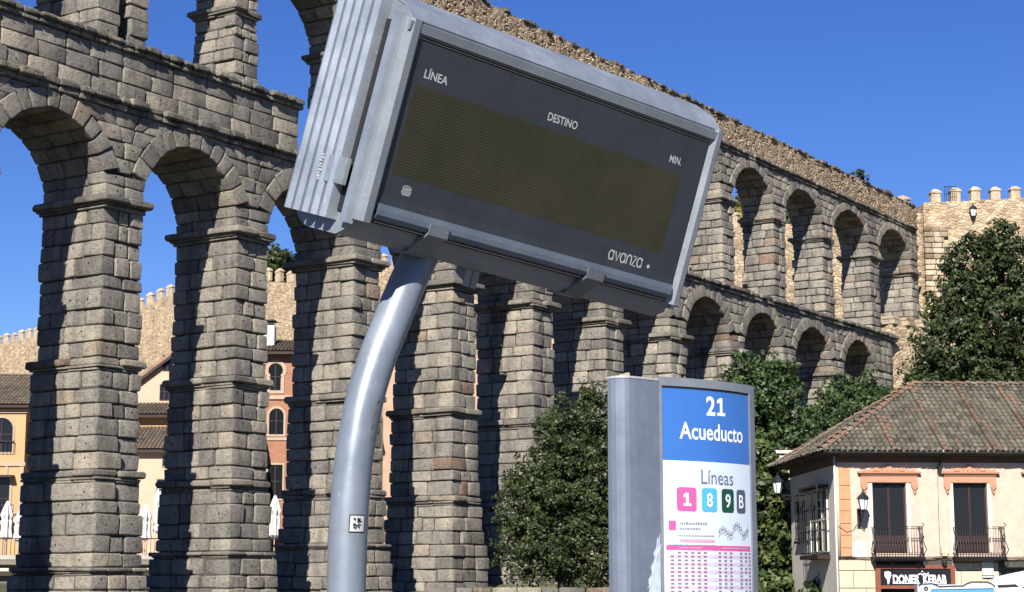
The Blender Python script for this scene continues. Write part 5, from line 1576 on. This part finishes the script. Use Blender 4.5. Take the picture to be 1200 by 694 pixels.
# ------------------------------------------------------------------ vehicles at the lower right
car_white = painted_metal('white_coach_paint', (.60, .61, .62), .3, 0, .1)
blue_glass = mat('blue_windscreen', (.06, .22, .36), .12, 0, .6)
grey_mesh = simple('grey_patterned_film', (.36, .38, .40), .5, var=.5, scale=26)
vg = ground_z(10, 40)
vn = empty('tourist_shuttle', (9.82, 40, vg), 'white shuttle with light blue windscreen and black-edged patterned visor', 'van', rz=-.20)
b = MB(); 
sec = [(0.0, .35), (-.05, .6), (-.05, 1.05), (.05, 1.64), (.25, 1.69), (3.9, 1.70), (4.1, 1.5), (4.15, .35)]
b.prism(sec, -.86, .86, lambda p, s_, a: (a, p, s_)); mk('body', b, car_white, vn, fixn=True)
b = MB(); b.add([(-.74, -.062, 1.05), (.74, -.062, 1.05), (.78, .030, 1.63), (-.78, .030, 1.63)], [(0, 1, 2, 3)]); mk('windscreen', b, blue_glass, vn)
vis = [(-.84, 1.52), (-.84, 1.655), (-.78, 1.70), (-.55, 1.71), (-.46, 1.68), (-.40, 1.645), (.12, 1.66), (.20, 1.71), (.30, 1.745), (.62, 1.745), (.74, 1.70), (.80, 1.64), (.84, 1.52), (.79, 1.52), (.76, 1.61), (-.56, 1.585), (-.60, 1.52)]
b = MB(); b.prism(vis, .0, .09, lambda p, s_, a: (p, a, s_)); vz = mk('visor', b, grey_mesh, vn, fixn=True)
b = MB(); stroke(b, [(p[0], p[1] + .0) for p in vis[1:-5]], .030, lambda x, z: (x, -.006, z)); mk('visor_trim', b, black_gap, vz)
b = MB(); stroke(b, arc(-.68, 1.60, .035, .03, 0, 360)[:-1], .03, lambda x, z: (x, -.008, z), True); mk('visor_emblem', b, black_gap, vz)
for sx in (-1, 1):
    for y_ in (.75, 3.3):
        b = MB(); b.prism([(y_ + .32 * cos(k * pi / 10), .32 + .32 * sin(k * pi / 10)) for k in range(20)], sx * .70, sx * .88, lambda p, s_, a: (a, p, s_)); w = mk('wheel', b, black_gap, vn, fixn=True)
    b = MB(); b.lathe([(.07, 0), (.085, .03), (.05, .05)], (sx * .62, -.08, .72), 10); mk('headlight', b, milky, vn)
vn2 = empty('white_van', (11.5, 43.5, ground_z(11, 43) - .05), 'white van with a roof rising to the right behind the blue-windowed shuttle', 'van', rz=-.25)
b = MB(); sec = [(0, .4), (5.2, .4), (5.2, 2.45), (4.9, 2.52), (2.6, 2.42), (.55, 2.03), (.1, 1.93), (-.02, 1.8), (0, 1.2)]
b.prism(sec, 0, 1.9, lambda p, s_, a: (p, a, s_)); mk('body', b, car_white, vn2, fixn=True)
b = MB(); b.prism([(.12, 1.74), (.55, 1.76), (.62, 1.70), (.15, 1.68)], -.02, 0.01, lambda p, s_, a: (p, a, s_)); b.prism([(.7, 1.70), (4.8, 2.0), (4.8, 1.97), (.7, 1.675)], -.02, .01, lambda p, s_, a: (p, a, s_)); mk('side_stripe', b, black_gap, vn2, fixn=True)
b = MB(); b.prism([(.4, 1.2), (4.8, 1.2), (4.8, 1.78), (.6, 1.52)], -.015, .01, lambda p, s_, a: (p, a, s_)); mk('side_window', b, gls, vn2, fixn=True)
for y_ in (-.02, 1.72):
    for x in (.9, 4.2):
        b = MB(); b.prism([(x + .34 * cos(k * pi / 10), .34 + .34 * sin(k * pi / 10)) for k in range(20)], y_, y_ + .2, lambda p, s_, a: (p, a, s_)); mk('wheel', b, black_gap, vn2, fixn=True)
